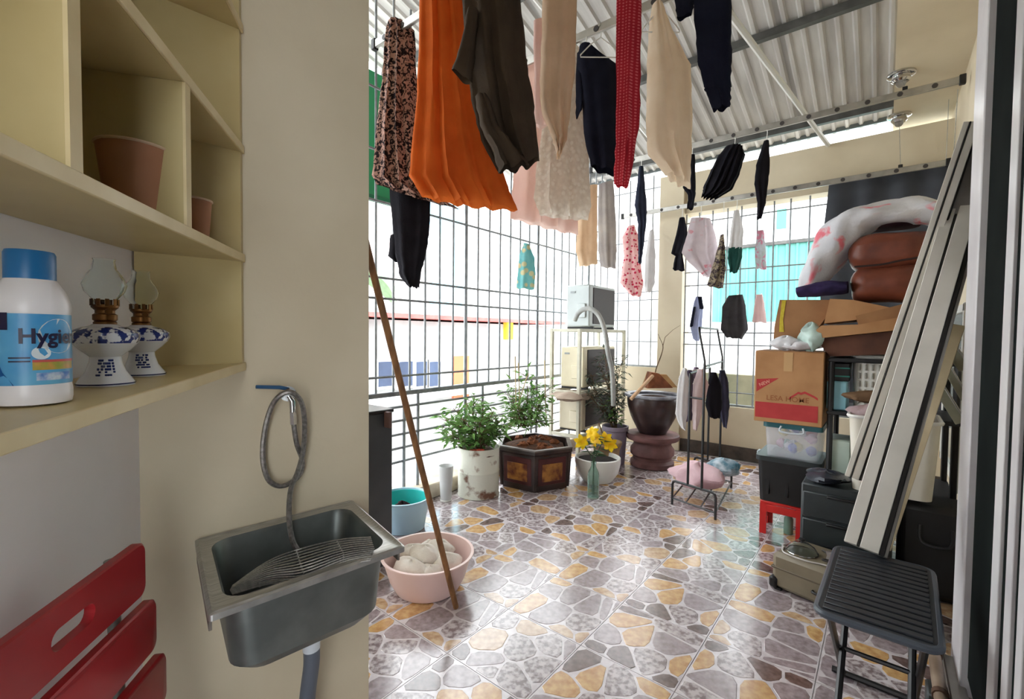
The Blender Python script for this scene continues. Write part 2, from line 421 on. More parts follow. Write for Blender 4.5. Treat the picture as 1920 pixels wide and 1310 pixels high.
p0, p1 = onX(848, 668, X1), onX(876, 745, X1)
partw('door', MB().box((X1+.03, (p0.y+p1.y)/2, (p0.z+p1.z)/2), (.08, abs(p1.y-p0.y), abs(p0.z-p1.z))), mat('far_orange_door', (224, 120, 84), rough=.7), h)
p0, p1 = onX(944, 604, X1), onX(956, 636, X1)
partw('drainpipe_box', MB().box((X1+.06, (p0.y+p1.y)/2, (p0.z+p1.z)/2), (.14, abs(p1.y-p0.y), abs(p0.z-p1.z))), mat('far_yellow', (232, 196, 60), rough=.7), h)
part('ledge', MB().box((.5, 4.2, onX(760, 735, X1).z+5), (1.0, 10.4, .12)), M_out, h)
t = thing('tall_house', 'tall white building with pale blue wall panel far behind left grille', 'building', (-15, 4, -5))
part('wall', MB().box((-2, 9, 8), (4, 22, 16)), M_out, t)
p0, p1 = onX(806, 380, -15), onX(862, 575, -15)
partw('wall_panel', MB().box((-14.95, (p0.y+p1.y)/2, 4.5), (.3, p1.y-p0.y, 9)), M_blue, t)
for a_, b_, c_, d_ in ((992, 1003, 470, 520), (1010, 1022, 470, 520), (905, 925, 470, 510)):
    p0, p1 = onX(a_, c_, -15), onX(b_, d_, -15)
    partw('window', MB().box((-14.98, (p0.y+p1.y)/2, (p0.z+p1.z)/2), (.1, p1.y-p0.y, p0.z-p1.z)), mat('far_pale_window', (206, 220, 226), rough=.3), t)
aw = thing('green_awning', 'green sheet awning jutting out beyond the left grille', 'awning', (-3.9, 2.2, 3.0))
c0 = onX(712, 372, -3.5)
part('panel', MB().box((.35, -.1, (c0.z-3.0)+.55), (.03, 1.35, 1.1), .005), mat('awning_green', (44, 150, 96), (36, 134, 84), rough=.5, scale=2), aw)
part('edge_rail', MB().box((.36, -.1, (c0.z-3.0)), (.05, 1.4, .05), .005), mat('awning_rail', (30, 110, 74), rough=.5), aw)
for y_ in (-.6, .4): part('arm', MB().tube([(.36, y_, c0.z-3.0), (1.05, y_, c0.z-3.0)], .015, 8), MATS['awning_rail'], aw)
# palm
pt = thing('palm_tree', 'pale hazy palm tree beyond the left end of the grille', 'tree', (-7.2, 3.2, -5))
part('trunk', MB().tube([(0, 0, 0), (.1, .1, 4), (.05, .2, 7.6)], [.16, .13, .09], 8), mat('palm_bark', (150, 138, 120), (120, 108, 94), rough=.9, scale=8), pt)
for k in range(9):
    a_ = k*.698; mb = MB()
    for i in range(8):
        f = i/7; c = Vector((math.cos(a_)*1.7*f, math.sin(a_)*1.7*f, .8*f-1.5*f*f)); s_ = Vector((-math.sin(a_), math.cos(a_), 0))
        w_ = .5*math.sin(.3+2.6*f)
        mb.v += [c+s_*w_-Vector((0, 0, .25*w_)), c, c-s_*w_-Vector((0, 0, .25*w_))]
    for i in range(7):
        for j in (0, 1): mb.f.append([i*3+j, i*3+j+1, i*3+j+4, i*3+j+3]); mb.m.append(0)
    part('frond', mb, mat('palm_leaf', (150, 176, 140), (120, 150, 112), rough=.6, scale=5), pt, loc=(.05, .2, 7.6))
# beyond the back window
s = thing('teal_shed', 'teal corrugated shed wall outside the back window', 'building', (-1.2, 9.5, -5))
Y2 = 9.5; tl, tr = onY(1338, 470, Y2), onY(1545, 450, Y2); zb = onY(1450, 603, Y2).z
z1 = onY(1450, 460, Y2).z
n = int((tr.x+1.6-tl.x)/.16)
mb = MB(); xs_ = []
for i in range(n):
    x = tl.x+i*.16; xs_ += [(x, 0), (x+.1, 0), (x+.115, .03), (x+.145, .03)]
for i, (x, d_) in enumerate(xs_): mb.v += [Vector((x, Y2-d_, zb)), Vector((x, Y2-d_, z1))]
for i in range(len(xs_)-1): mb.f.append([2*i, 2*i+2, 2*i+3, 2*i+1]); mb.m.append(0)
partw('sheet_wall', mb, M_teal, s, smooth=False)
partw('top_rail', MB().box(((xs_[0][0]+xs_[-1][0])/2, Y2-.02, z1+.03), (xs_[-1][0]-xs_[0][0], .08, .06)), M_purlin, s)
partw('lower_wall', MB().box(((xs_[0][0]+xs_[-1][0])/2, Y2+.2, zb/2-2.5), (xs_[-1][0]-xs_[0][0], .4, zb+5)), M_out, s)
b2 = thing('white_house', 'white house rising behind the teal shed', 'building', (-3, 14, -5))
part('wall', MB().box((2.5, 1, 6), (14, 2, 12)), M_out, b2)
p0 = onY(1466, 411, 14)
partw('sign', MB().box((p0.x, 13.96, p0.z), (.22, .1, .5)), mat('small_teal_sign', (80, 214, 170), rough=.5), b2)
solo('neighbour_wall', MB().box((-.6, 6.9, -1.9), (4.2, .15, 5.4)), mat('mossy_cement', (116, 112, 92), (86, 88, 70), rough=.9, scale=3, bump=.3),
     'low mossy cement wall just outside the back window', 'wall')
gnd = solo('street_ground', MB().box((-10, 15, -5.1), (80, 80, .2)), mat('pale_ground', (206, 204, 200), rough=.9), 'pale ground far below the balcony', 'ground')
# ================================================================ LEFT: SHELF AND WHAT STANDS ON IT
def loc_w(p): q = Vector(p[:2])-K; return Vector((q.dot(WT), q.dot(WN), p[2] if len(p) > 2 else 0))
WR = math.atan2(WT.y, WT.x); SD = .20
pl = Vector((PD.dot(WT), PD.dot(WN)))                       # pillar wall direction in shelf coordinates
def skew(y): return pl.x/pl.y*y                             # where the pillar wall is at depth y
def shelf_px(px, py, p=SD): q = K+WN*p; return loc_w(onV(px, py, q, WN))
SHEAR = .022                                                # the unit sags a little towards the viewer
def sz(px, py): q = shelf_px(px, py); return q.z+SHEAR*q.x
Z0 = sz(458, 686); Z1 = sz(450, 482); Z2 = sz(443, 268); Z3 = sz(436, 22)
SH = thing('wall_shelf', 'cream painted wall shelf unit with compartments on the white wall', 'shelf', (K.x, K.y, Z0), WR)
SL = 1.75; T = .02
def board(z, name='shelf_board'):
    mb = MB(); mb.prism([(skew(0)+.002, .002), (skew(SD)+.002, SD), (SL, SD), (SL, .002)], z-T/2-Z0, z+T/2-Z0)
    o = part(name, mb, M_cream, SH)
    e = MB().box(((SL+skew(SD))/2+.004, SD+.003, z-Z0), (SL-skew(SD)-.004, .006, T+.002), .0015)
    part('edge_band', e, M_creamedge, o); return o
for z in (Z0, Z1, Z2, Z3): board(z)
mb = MB().prism([(skew(.004)+.004, .004), (skew(SD)+.004, SD), (skew(SD)+.022, SD), (skew(.004)+.022, .004)], T/2, Z3-Z0+.5)
part('side_panel', mb, M_cream, SH)
mb = MB().box((.86, .008, (Z1+Z3+.5)/2-Z0), (SL-.1, .010, Z3+.5-Z1-T))
part('back_panel', mb, mat('olive_cream_board', (186, 172, 124), (174, 160, 110), rough=.4, scale=4), SH)
def divider(px0, px1, py, z0, z1):
    a, b = shelf_px(px0, py).x, shelf_px(px1, py).x
    o = part('divider', MB().box(((a+b)/2, SD/2+.006, (z0+z1)/2-Z0), (max(.012, abs(a-b)), SD-.012, z1-z0-T), .001), M_cream, SH)
    part('edge_band', MB().box(((a+b)/2, SD+.002, (z0+z1)/2-Z0), (max(.012, abs(a-b))+.001, .005, z1-z0-T)), M_creamedge, o)
divider(123, 146, 250, Z1, Z2); divider(344, 353, 300, Z1, Z2)
for o_ in [o_ for o_ in bpy.data.objects if o_.parent == SH or (o_.parent and o_.parent.parent == SH)]:
    for v in o_.data.vertices: v.co.z -= SHEAR*v.co.x
def sag(q): return -SHEAR*loc_w((q.x, q.y)).x
def on_shelf(px, py, p): q = onV(px, py, K+WN*p, WN); return Vector((q.x, q.y))
# paper tubs
M_kraft = mat('kraft_paper', (192, 140, 108), (178, 126, 96), rough=.7, scale=6)
def tub(px, p, r0, r1, h, z, label):
    q = on_shelf(px, 350, p)
    o = thing('paper_tub', label, 'paper cup', (q.x, q.y, z+sag(q)), 0, 'brown paper tubs on the shelf')
    part('cup_body', MB().lathe([(r0*.9, .004), (r0, .004), (r0, 0), (r0*1.02, .01), (r1, h), (r1-.0015, h), (r0*.98, .008), (0, .008)], 28), M_kraft, o)
    part('rim', MB().tube([(math.cos(k*.2244)*r1, math.sin(k*.2244)*r1, h) for k in range(28)], .0028, 6, closed=True), mat('pale_paper_rim', (226, 200, 172), rough=.6), o, 'pale rolled rim')
tub(255, .115, .042, .058, .140, Z1+T/2, 'large brown paper tub with pale rolled rim on the upper shelf')
tub(366, .125, .026, .034, .112, Z1+T/2, 'slim brown paper cup behind the thin divider of the upper shelf')
q = on_shelf(398, 440, .15)
solo('dried_scrap', MB().blob((q.x, q.y, Z1+T/2+.007+sag(q)), (.013, .010, .008), 10, 6, .25, 5), mat('dried_brown', (74, 46, 36), rough=.9), 'small dark dried scrap next to the slim paper cup', 'scrap')
# bleach bottle
q = on_shelf(60, 650, .118); BR = .046; zb = Z0+T/2+sag(q)
bt = thing('cleaner_bottle', 'white plastic cleaner bottle with blue cap and blue label', 'bottle', (q.x, q.y, zb), math.atan2(-q.y, -q.x))
part('bottle_body', MB().lathe([(.030, 0), (BR*.97, .003), (BR, .010), (BR, .022), (BR*.97, .030), (BR*.97, .133), (BR, .138), (BR*.98, .148), (BR*.87, .164), (BR*.68, .178), (BR*.60, .184), (BR*.6, .20)], 36), mat('glossy_white_plastic', (240, 236, 238), rough=.3), bt)
cp_ = MB().lathe([(BR*.64, .181), (BR*.64, .218), (BR*.60, .222), (0, .222)], 36)
part('cap', cp_, mat('blue_cap', (38, 112, 170), rough=.35), bt, 'blue screw cap')
def wrapped(mb, a0, z0, r):                     # flat (x, y) print laid round the bottle
    for i, v in enumerate(mb.v): a = a0+v.x/BR; mb.v[i] = Vector((r*math.cos(a), r*math.sin(a), z0+v.y))
    return mb
def rect(x0, x1, y0, y1, n=14):
    mb = MB(); return mb.grid(lambda u, v: (x0+(x1-x0)*u, y0+(y1-y0)*v, 0), n, 2)
R_ = BR*.97+.0008
lb = part('label', wrapped(rect(-.048, .075, .031, .131, 24), 0, 0, R_), mat('label_blue', (116, 190, 224), (52, 140, 206), rough=.35, scale=9), bt, 'blue printed label')
def ell(cx, cy, rx, ry, n=20): return MB().add([(cx+rx*math.cos(k*2*math.pi/n), cy+ry*math.sin(k*2*math.pi/n), 0) for k in range(n)], [tuple(range(n))])
part('print_bubble', wrapped(ell(.032, .100, .026, .025), 0, 0, R_+.0004), mat('label_white', (226, 236, 242), rough=.4), lb)
part('print_bubble', wrapped(ell(.010, .076, .011, .009), 0, 0, R_+.0004), MATS['label_white'], lb)
part('print_swoosh', wrapped(MB().add([(-.047, .100, 0), (-.044, .075, 0), (-.034, .050, 0), (-.020, .031, 0), (-.047, .031, 0)], [(0, 1, 2, 3, 4)]), 0, 0, R_+.0005), mat('label_deep_blue', (22, 92, 160), rough=.4), lb)
part('print_badge', wrapped(rect(-.043, -.026, .108, .132, 4), 0, 0, R_+.0007), mat('label_navy', (34, 30, 62), rough=.4), lb)
part('print_band', wrapped(rect(.000, .060, .063, .0665), 0, 0, R_+.0007), mat('label_red', (204, 92, 88), rough=.4), lb)
part('print_band', wrapped(rect(.000, .058, .052, .063), 0, 0, R_+.0006), mat('label_olive', (150, 166, 70), (214, 160, 84), rough=.4, scale=60), lb)
part('print_band', wrapped(rect(.004, .050, .037, .048), 0, 0, R_+.0006), mat('label_mix', (214, 226, 236), (60, 120, 200), rough=.4, scale=70), lb)
tx = text_mb('Hygiene', .029, .0008); mx_ = min(v.x for v in tx.v)
for v in tx.v: v.x = (v.x-mx_)*.96
part('lettering', wrapped(tx, -.30, .090, R_+.0011), MATS['label_navy'], lb, smooth=False)
part('print_line', wrapped(rect(-.026, -.002, .0685, .0705), 0, 0, R_+.0007), MATS['label_navy'], lb)
part('print_line', wrapped(rect(-.026, -.002, .0635, .0655), 0, 0, R_+.0007), MATS['label_navy'], lb)
bt.scale = (.84, .84, .90)
# oil lamps
M_porc = mat('porcelain', (228, 230, 234), rough=.15)
M_porcb = mat('porcelain_blue_flowers', (228, 230, 234), (30, 46, 112), rough=.15, scale=62, detail=3, lo=.47, hi=.52)
M_glass = mat('clear_glass', (245, 250, 250), rough=.02, trans=1, ior=1.2)
def oil_lamp(px, p, k, label):
    q = on_shelf(px, 650, p)
    o = thing('oil_lamp', label, 'oil lamp', (q.x, q.y, Z0+T/2+sag(q)), 0, 'blue and white porcelain oil lamps')
    mb = MB(); mb.cur = 0
    mb.lathe([(.030, 0), (.046, 0), (.047, .004), (.044, .010), (.032, .028), (.026, .048), (.025, .058), (.029, .062), (.040, .072), (.052, .086)], 32)
    mb.cur = 1; mb.lathe([(.052, .086), (.056, .096), (.055, .106), (.048, .112), (.036, .118)], 32)
    mb.cur = 0; mb.lathe([(.036, .118), (.024, .121), (.020, .124), (0, .124)], 32)
    b = part('porcelain_base', mb, [M_porc, M_porcb], o)
    part('painted_band', MB().lathe([(.0478, .003), (.0478, .0055)], 32), mat('cobalt_line', (34, 44, 92), rough=.2), b)
    mb = MB(); a0 = math.atan2(-q.y, -q.x); rn = random.Random(int(px))
    for i in range(9):
        for j in range(6):
            if rn.random() < .68-.05*abs(i-4):
                z = .022+.0058*j; r = .032+(.026-.032)*(z-.028)/.02 if z > .028 else .044+(.032-.044)*(z-.010)/.018
                mb.box((0, 0, 0), (.0016, .0040, .0050), .0006, M=Matrix.Rotation(a0-.40+.10*i, 4, 'Z') @ Matrix.Translation((r, 0, z)))
    part('painted_motif', mb, mat('cobalt_motif', (38, 52, 110), rough=.2), b)
    part('burner', MB().lathe([(.019, .122), (.019, .128), (.017, .130), (.020, .133), (.020, .143), (.016, .146), (.016, .152), (.022, .158), (.022, .163), (0, .163)], 20), M_brass, o, 'brass burner')
    part('wick_knob', MB().tube([(.018, 0, .147), (.032, 0, .149)], .0022, 6).lathe([(0, 0), (.006, 0), (.006, .003), (0, .003)], 10, (.032, 0, .149), Matrix.Rotation(math.pi/2, 4, 'Y')), M_brass, o)
    mb = MB()
    for i in range(10): a = i*.628; mb.box((0, 0, 0), (.002, .007, .014), .0006, M=Matrix.Rotation(a, 4, 'Z') @ Matrix.Translation((.022, 0, .168)))
    part('chimney_gallery', mb, M_brass, o)
    part('glass_chimney', MB().lathe([(.017, .160), (.018, .172), (.032, .190), (.036, .204), (.030, .220), (.020, .236), (.017, .252), (.0185, .256), (.0170, .256), (.0155, .252), (.0185, .236), (.0285, .220), (.0345, .204), (.0305, .190), (.0165, .172), (.0155, .160), (.017, .160)], 26, cap=False), M_glass, o, 'clear glass chimney')
    o.scale = (k, k, k); return o
oil_lamp(198, .105, .84, 'nearer blue and white porcelain oil lamp, standing nearest the cleaner bottle')
oil_lamp(266, .095, .82, 'farther blue and white porcelain oil lamp in the shelf corner')

# ================================================================ TAP, HOSE, SINK
def hp(px, py, off=.03): return onV(px, py, PE+PN*off, PN)
PR = math.atan2(PD.y, PD.x)
tp = hp(540, 738, 0)
tap = thing('wall_tap', 'small chrome wall tap with a blue lever handle', 'tap', tp)
partw('tap_body', MB().tube([hp(540, 740, -.005), hp(540, 742, .055)], .010, 12).tube([hp(541, 742, .05), hp(548, 752, .055), hp(549, 775, .055)], .008, 10).tube([hp(540, 738, .0), hp(540, 738, .004)], .022, 16), M_chrome, tap)
partw('spindle', MB().tube([hp(540, 741, .035), hp(538, 728, .037)], .006, 8), M_brass, tap)
partw('lever', MB().tube([hp(540, 729, .037), hp(524, 726, .038), hp(480, 725, .040)], [.005, .0055, .005], 8), mat('blue_lever', (46, 88, 128), rough=.4), tap, 'blue lever handle')
partw('hose_nut', MB().tube([hp(549, 772, .055), hp(550, 795, .055)], .0095, 6), M_chrome, tap)
def spline(P, n=8):
    P = [Vector(p) for p in P]; out = []
    for i in range(len(P)-1):
        a = P[max(i-1, 0)]; b = P[i]; c = P[i+1]; d = P[min(i+2, len(P)-1)]
        for k in range(n):
            t = k/n; out.append(.5*((2*b)+(c-a)*t+(2*a-5*b+4*c-d)*t*t+(3*b-a-3*c+d)*t**3))
    return out+[P[-1]]
hz = [(550, 790, .055), (556, 830, .05), (566, 860, .035), (564, 885, .03), (548, 903, .03), (524, 911, .03), (503, 898, .03), (493, 860, .028), (496, 810, .03), (508, 765, .04), (524, 742, .06), (545, 735, .072), (564, 752, .07), (571, 790, .06), (569, 840, .05), (560, 880, .05), (546, 915, .06), (542, 950, .075), (543, 985, .09), (549, 1015, .105), (560, 1034, .12)]
solo('shower_hose', MB().tube(spline([hp(*p) for p in hz], 7), .0072, 8), mat('braided_hose', (150, 146, 142), (118, 114, 110), rough=.35, metal=.7, scale=120), 'braided steel hose coiled over the tap and dropping into the sink', 'hose')
ZS = .78; sa, sb = hp(365, 1010, 0), hp(660, 936, 0)
SW, SDp = (sb-sa).length, .40
sink = thing('wall_sink', 'small stainless steel sink hung on the beige wall', 'sink', ((sa+sb)/2).to_2d().to_3d()+Vector((0, 0, ZS)), PR)
def rrect(w, d, r, n=6, cx=0, cy=0):
    P = []
    for (sx, sy, a) in ((1, 1, 0), (-1, 1, 90), (-1, -1, 180), (1, -1, 270)):
        for k in range(n+1):
            t = math.radians(a+90*k/n); P.append((cx+sx*(w-r)+r*math.cos(t), cy+sy*(d-r)+r*math.sin(t)))
    return P
def loft(mb, loops):
    n = len(loops[0][0]); vs = [(x, y, z) for P, z in loops for x, y in P]; fs = []
    for i in range(len(loops)-1):
        for k in range(n): fs.append((i*n+k, i*n+(k+1) % n, (i+1)*n+(k+1) % n, (i+1)*n+k))
    return mb.add(vs, fs), n
cy = -SDp/2-.002; hw, hd = SW/2, SDp/2
mb, n = loft(MB(), [(rrect(hw, hd, .008, 6, 0, cy), -.012), (rrect(hw, hd, .008, 6, 0, cy), 0), (rrect(hw-.006, hd-.006, .008, 6, 0, cy), .004), (rrect(hw-.012, hd-.012, .010, 6, 0, cy), -.001), (rrect(hw-.030, hd-.036, .05, 6, 0, cy), -.001)])
part('rim', mb, M_steel, sink)
mb, n = loft(MB(), [(rrect(hw-.030, hd-.036, .05, 6, 0, cy), -.001), (rrect(hw-.036, hd-.042, .05, 6, 0, cy), -.012), (rrect(hw-.048, hd-.052, .055, 6, 0, cy), -.16), (rrect(hw-.075, hd-.08, .05, 6, 0, cy), -.19), (rrect(.03, .03, .028, 6, 0, cy), -.196),
                    (rrect(.03, .03, .028, 6, 0, cy), -.20), (rrect(hw-.07, hd-.075, .05, 6, 0, cy), -.195), (rrect(hw-.043, hd-.047, .055, 6, 0, cy), -.165), (rrect(hw-.031, hd-.037, .05, 6, 0, cy), -.012), (rrect(hw-.010, hd-.010, .01, 6, 0, cy), -.010)])
part('bowl', mb, mat('sink_steel', (128, 134, 132), (106, 112, 110), rough=.42, metal=.75, scale=9), sink)
for x_ in (-1, 1):
    part('bracket', MB().box((x_*(hw-.005), cy, -.026), (.006, SDp-.06, .040), .001), mat('bracket_steel', (150, 144, 136), (110, 100, 92), rough=.5, metal=.6, scale=20), sink)
dr = part('drain_cup', MB().lathe([(.03, -.197), (.042, -.20), (.044, -.235), (.036, -.258), (.022, -.262), (.022, -.29)], 24, (.03, cy, 0)), mat('drain_plastic', (206, 212, 218), rough=.4), sink)
part('drain_pipe', MB().tube(spline([(.03, cy, -.28), (.03, cy, -.33), (.022, cy+.01, -.42), (.02, cy+.05, -.60), (.02, cy+.06, -.775)], 6), .021, 14), mat('drain_pipe_grey', (92, 98, 108), rough=.5), sink)
for o_ in [o_ for o_ in bpy.data.objects if o_.parent == sink]:
    for v in o_.data.vertices: v.co.x += .11*v.co.y
wr = thing('wire_dish_rack', 'folded wire dish rack lying inside the steel sink', 'rack', onZ(560, 1065, ZS-.03))
za = ZS-.055
for i in range(13):
    f = i/12-.5; a = onZ(432+8*abs(f), 1106+16*f, za); b = onZ(702-14*abs(f), 1028+42*f, ZS+.004); c = onZ(566+20*f, 1062+62*f, ZS-.02+.028*math.cos(f*5))
    partw('wire', MB().tube(spline([a, a.lerp(c, .5)+Vector((0, 0, .012)), c, c.lerp(b, .55)+Vector((0, 0, .008)), b], 4), .0019, 5), M_steel, wr)
for f_ in (.22, .5, .78):
    P = []
    for i in range(13):
        f = i/12-.5; a = onZ(432+8*abs(f), 1106+16*f, za); b = onZ(702-14*abs(f), 1028+42*f, ZS+.004); c = onZ(566+20*f, 1062+62*f, ZS-.02+.028*math.cos(f*5))
        P.append(spline([a, a.lerp(c, .5)+Vector((0, 0, .012)), c, c.lerp(b, .55)+Vector((0, 0, .008)), b], 4)[int(f_*16)]-Vector((0, 0, .003)))
    partw('cross_wire', MB().tube(P, .002, 5), M_steel, wr)
# ================================================================ RED CHAIR
CA = math.radians(-11-39.1); CT = -Vector((math.sin(CA), math.cos(CA))); CN = Vector((-CT.y, CT.x))
cq = on_shelf(243, 1060, .10)
def chp(px, py): q = onV(px, py, cq, CN); d = Vector((q.x, q.y))-cq; return d.dot(CT), q.z
ztop = chp(243, 1013)[1]; hc = chp(100, 1190)[0]; zbot1 = chp(250, 1108)[1]
ch = thing('folding_chair', 'red folding chair with slatted back and grey metal frame against the white wall', 'chair', (cq.x, cq.y, 0), math.atan2(CT.y, CT.x))
M_redc = mat('red_lacquer', (168, 34, 40), (150, 26, 34), rough=.32, scale=4)
def slat(x0, x1, z0, z1, y, hole=None, r=.018):
    w_, h_ = (x1-x0)/2, (z1-z0)/2; cx, cz = (x0+x1)/2, (z0+z1)/2; o = rrect(w_, h_, r, 5); mb = MB(); N = len(o)
    y0_, y1_ = y-.008, y+.008; b = .003
    if hole:
        i_ = rrect(hole, .016, .0155, 5)
        L_ = [(i_, y0_), (o, y0_), (o, y1_-b), (rrect(w_-b, h_-b, r, 5), y1_), (i_, y1_), (i_, y0_)]
        loft(mb, L_)
    else:
        L_ = [(o, y0_), (o, y1_-b), (rrect(w_-b, h_-b, r, 5), y1_)]
        loft(mb, L_); mb.f += [list(range(N))[::-1], list(range(2*N, 3*N))]; mb.m += [0, 0]
    for i, v in enumerate(mb.v): mb.v[i] = Vector((v.x+cx, v.z, v.y+cz))
    return mb
sh = ztop-zbot1; X2 = 2*hc
part('back_slat', slat(0, X2, zbot1, ztop, .02, .045), M_redc, ch, 'top slat with a hand hole', smooth=False)
part('back_slat', slat(-.018, X2+.018, zbot1-.016-sh, zbot1-.016, .028), M_redc, ch)
part('back_slat', slat(-.034, X2+.034, zbot1-.032-2*sh, zbot1-.032-sh, .036), M_redc, ch)
M_fr = mat('chair_frame_grey', (150, 158, 150), (130, 138, 130), rough=.4, metal=.5, scale=10)
for x_ in (.045, X2-.045):
    part('back_leg', MB().tube([(x_, -.005, ztop-.015), (x_, .012, .45), (x_, .03, .01)], .010, 10), M_fr, ch)
part('cross_tube', MB().tube([(.045, .006, zbot1-.006), (X2-.045, .006, zbot1-.006)], .009, 10), M_fr, ch)
for x_ in (.07, X2-.07):
    part('front_leg', MB().tube([(x_, .075, .50), (x_, .10, .01)], .010, 10), M_fr, ch)
for k in range(4):
    part('seat_slat', MB().box((hc, .062+.012*(k % 2), .44-.085*k), (X2*.92, .014, .075), .003), M_redc, ch)

# ================================================================ POLE, BASINS
pb = onZ(855, 1140, 0); ptop = atD(694.5, 490, 1.66); pd = (ptop-pb)
solo('wooden_pole', MB().tube([pb+Vector((0, 0, .006))+pd*0, pb+pd*.5, ptop, pb+pd*1.12], .0135, 10), M_wood, 'long wooden pole leaning from the floor against the beige wall edge', 'pole')
c = onZ(802, 1098, 0); R1 = .232
bs = thing('pink_basin', 'round pink plastic basin full of white laundry', 'basin', c)
M_pink = mat('pink_plastic', (240, 212, 206), (234, 202, 196), rough=.35, scale=4)
part('bowl', MB().lathe([(.15, 0), (.165, .004), (.195, .06), (.222, .15), (.232, .175), (.240, .178), (.240, .184), (.226, .184), (.216, .15), (.188, .06), (.158, .012), (0, .012)], 44), M_pink, bs)
for i, (x_, y_, z_, a, b_, h_) in enumerate(((-.02, .10, .135, .085, .06, .055), (0, -.02, .15, .095, .07, .06), (.10, .03, .13, .07, .085, .05), (-.11, -.01, .125, .075, .08, .05), (.02, -.12, .13, .11, .06, .05), (.11, -.08, .12, .07, .06, .045), (-.09, .09, .12, .06, .06, .05))):
    mb = MB().blob((c.x+x_, c.y+y_, z_+.012), (a, b_, h_), 20, 12, .10, i)
    solo('white_garment', mb, cloth('white_laundry', (236, 230, 222), (222, 212, 202), 0, 12), 'crumpled white garment lying in the pink basin', 'laundry', group='white laundry in the pink basin')
c2 = onZ(757, 988, 0)
bk = thing('blue_bucket', 'pale blue round tub behind the pink basin with a teal basin in it', 'tub', c2)
part('tub_body', MB().lathe([(.13, 0), (.14, .004), (.172, .20), (.182, .208), (.182, .216), (.170, .216), (.164, .2), (.135, .01), (0, .01)], 40), mat('pale_blue_plastic', (186, 220, 236), (172, 208, 228), rough=.3, scale=4), bk)
tb = solo('teal_basin', MB().lathe([(.10, .012), (.15, .14), (.160, .198), (.167, .202), (.167, .206), (.156, .206), (.146, .14), (.10, .03), (0, .03)], 40, c2), mat('teal_plastic', (52, 196, 190), (40, 178, 174), rough=.3, scale=5), 'teal plastic basin nested inside the pale blue tub', 'basin')
solo('dark_cloth', MB().blob((c2.x+.04, c2.y-.04, .155), (.075, .055, .04), 16, 8, .2, 9), cloth('dark_rag', (52, 36, 38), (30, 22, 26), 0), 'dark crumpled cloth lying in the teal basin', 'cloth')
# dark steel cabinet half hidden by the pillar
cb = onZ(706, 1075, 0)
mc = thing('metal_cabinet', 'dark grey metal cabinet half hidden behind the beige wall edge', 'cabinet', (cb.x-.175, cb.y-.02, 0), 0)
hcab = atD(716, 772, (Vector((cb.x, cb.y, 0))-CP).dot(CM @ Vector((0, 0, -1)))).z
part('body', MB().box((0, 0, hcab/2), (.28, .30, hcab-.0), .006), mat('dark_grey_steel', (72, 76, 82), (60, 64, 70), rough=.45, scale=4), mc)
part('top_edge', MB().box((0, 0, hcab-.006), (.292, .312, .02), .004), M_blkmetal, mc)
part('latch', MB().box((.165, .10, hcab-.05), (.05, .02, .09), .004), mat('brown_latch', (96, 72, 70), rough=.6), mc, 'brown latch')
# ================================================================ AIRER RAILS AND PULLEYS
RAIL = {'A': (4.40, 3.09), 'B': (5.17, 2.757), 'C': (2.42, 3.10), 'D': (1.70, 3.10)}
RLAB = {'A': 'upper aluminium airer rail nearest the back wall beam', 'B': 'lower aluminium airer rail in front of the window top',
        'C': 'aluminium airer rail over the middle of the balcony', 'D': 'aluminium airer rail nearest the viewer above the long dresses'}
ring = mesh('hole', MB().lathe([(.010, 0), (.017, 0), (.017, .004), (.010, .004)], 12).xf(Matrix.Rotation(math.pi/2, 4, 'X')), mat('hole_ring', (60, 56, 54), rough=.5))
for k_, (ry, rz_) in RAIL.items():
    x0, x1 = -2.5, (.36 if k_ in 'AB' else .17)
    r = thing('airer_rail', RLAB[k_], 'airer', (x1, ry, rz_), 0, 'clothes airer rails under the roof')
    part('bar', MB().box(((x0-x1)/2, 0, 0), (x1-x0, .022, .050), .004), M_alu, r)
    for x_ in (0, x0-x1): part('end_cap', MB().box((x_, 0, 0), (.035, .034, .066), .004), M_black, r, 'black end cap')
    n = 15
    for i in range(n): share('hole', ring, r, (-.14-i*(x1-x0-.25)/(n-1), -.0105, 0))
    part('hanging_lug', MB().box((-.30, 0, .035), (.03, .016, .03), .003), M_black, r)
ZC = 3.26
for px, py, lab in ((1690, 138, 'round chrome airer pulley on the slab nearer the viewer'), (1686, 216, 'round chrome airer pulley on the slab nearer the back wall')):
    p = onZ(px, py, ZC)
    o = thing('airer_pulley', lab, 'pulley', p, 0, 'airer pulleys')
    part('base_plate', MB().lathe([(0, 0), (.085, 0), (.085, -.012), (.075, -.018), (0, -.018)], 28), M_chrome, o)
    part('cover', MB().lathe([(.045, -.016), (.055, -.022), (.058, -.05), (.045, -.062), (0, -.064)], 24), M_chrome, o)
    part('wheel', MB().lathe([(.02, -.006), (.03, -.006), (.024, 0), (.03, .006), (.02, .006)], 16, (0, 0, -.07), Matrix.Rotation(math.pi/2, 4, 'X')), M_alu, o)
wires = [((onZ(1690, 138, ZC)), Vector((.06, 4.4, 3.14)), 'thin wire from the nearer pulley to the upper rail'), (onZ(1686, 216, ZC), Vector((.06, 5.17, 2.80)), 'thin wire from the farther pulley down to the lower rail'),
         (Vector((.34, 4.42, 3.06)), Vector((.345, 4.75, 2.0)), 'thin wire hanging beside the right end of the upper rail'), (Vector((.345, 5.17, 2.79)), Vector((.345, 5.15, 3.26)), 'thin wire above the right end of the lower rail')]
for a, b, lab in wires:
    solo('airer_wire', MB().tube([a-Vector((0, 0, .02)), b], .0022, 5), M_steel, lab, 'wire')
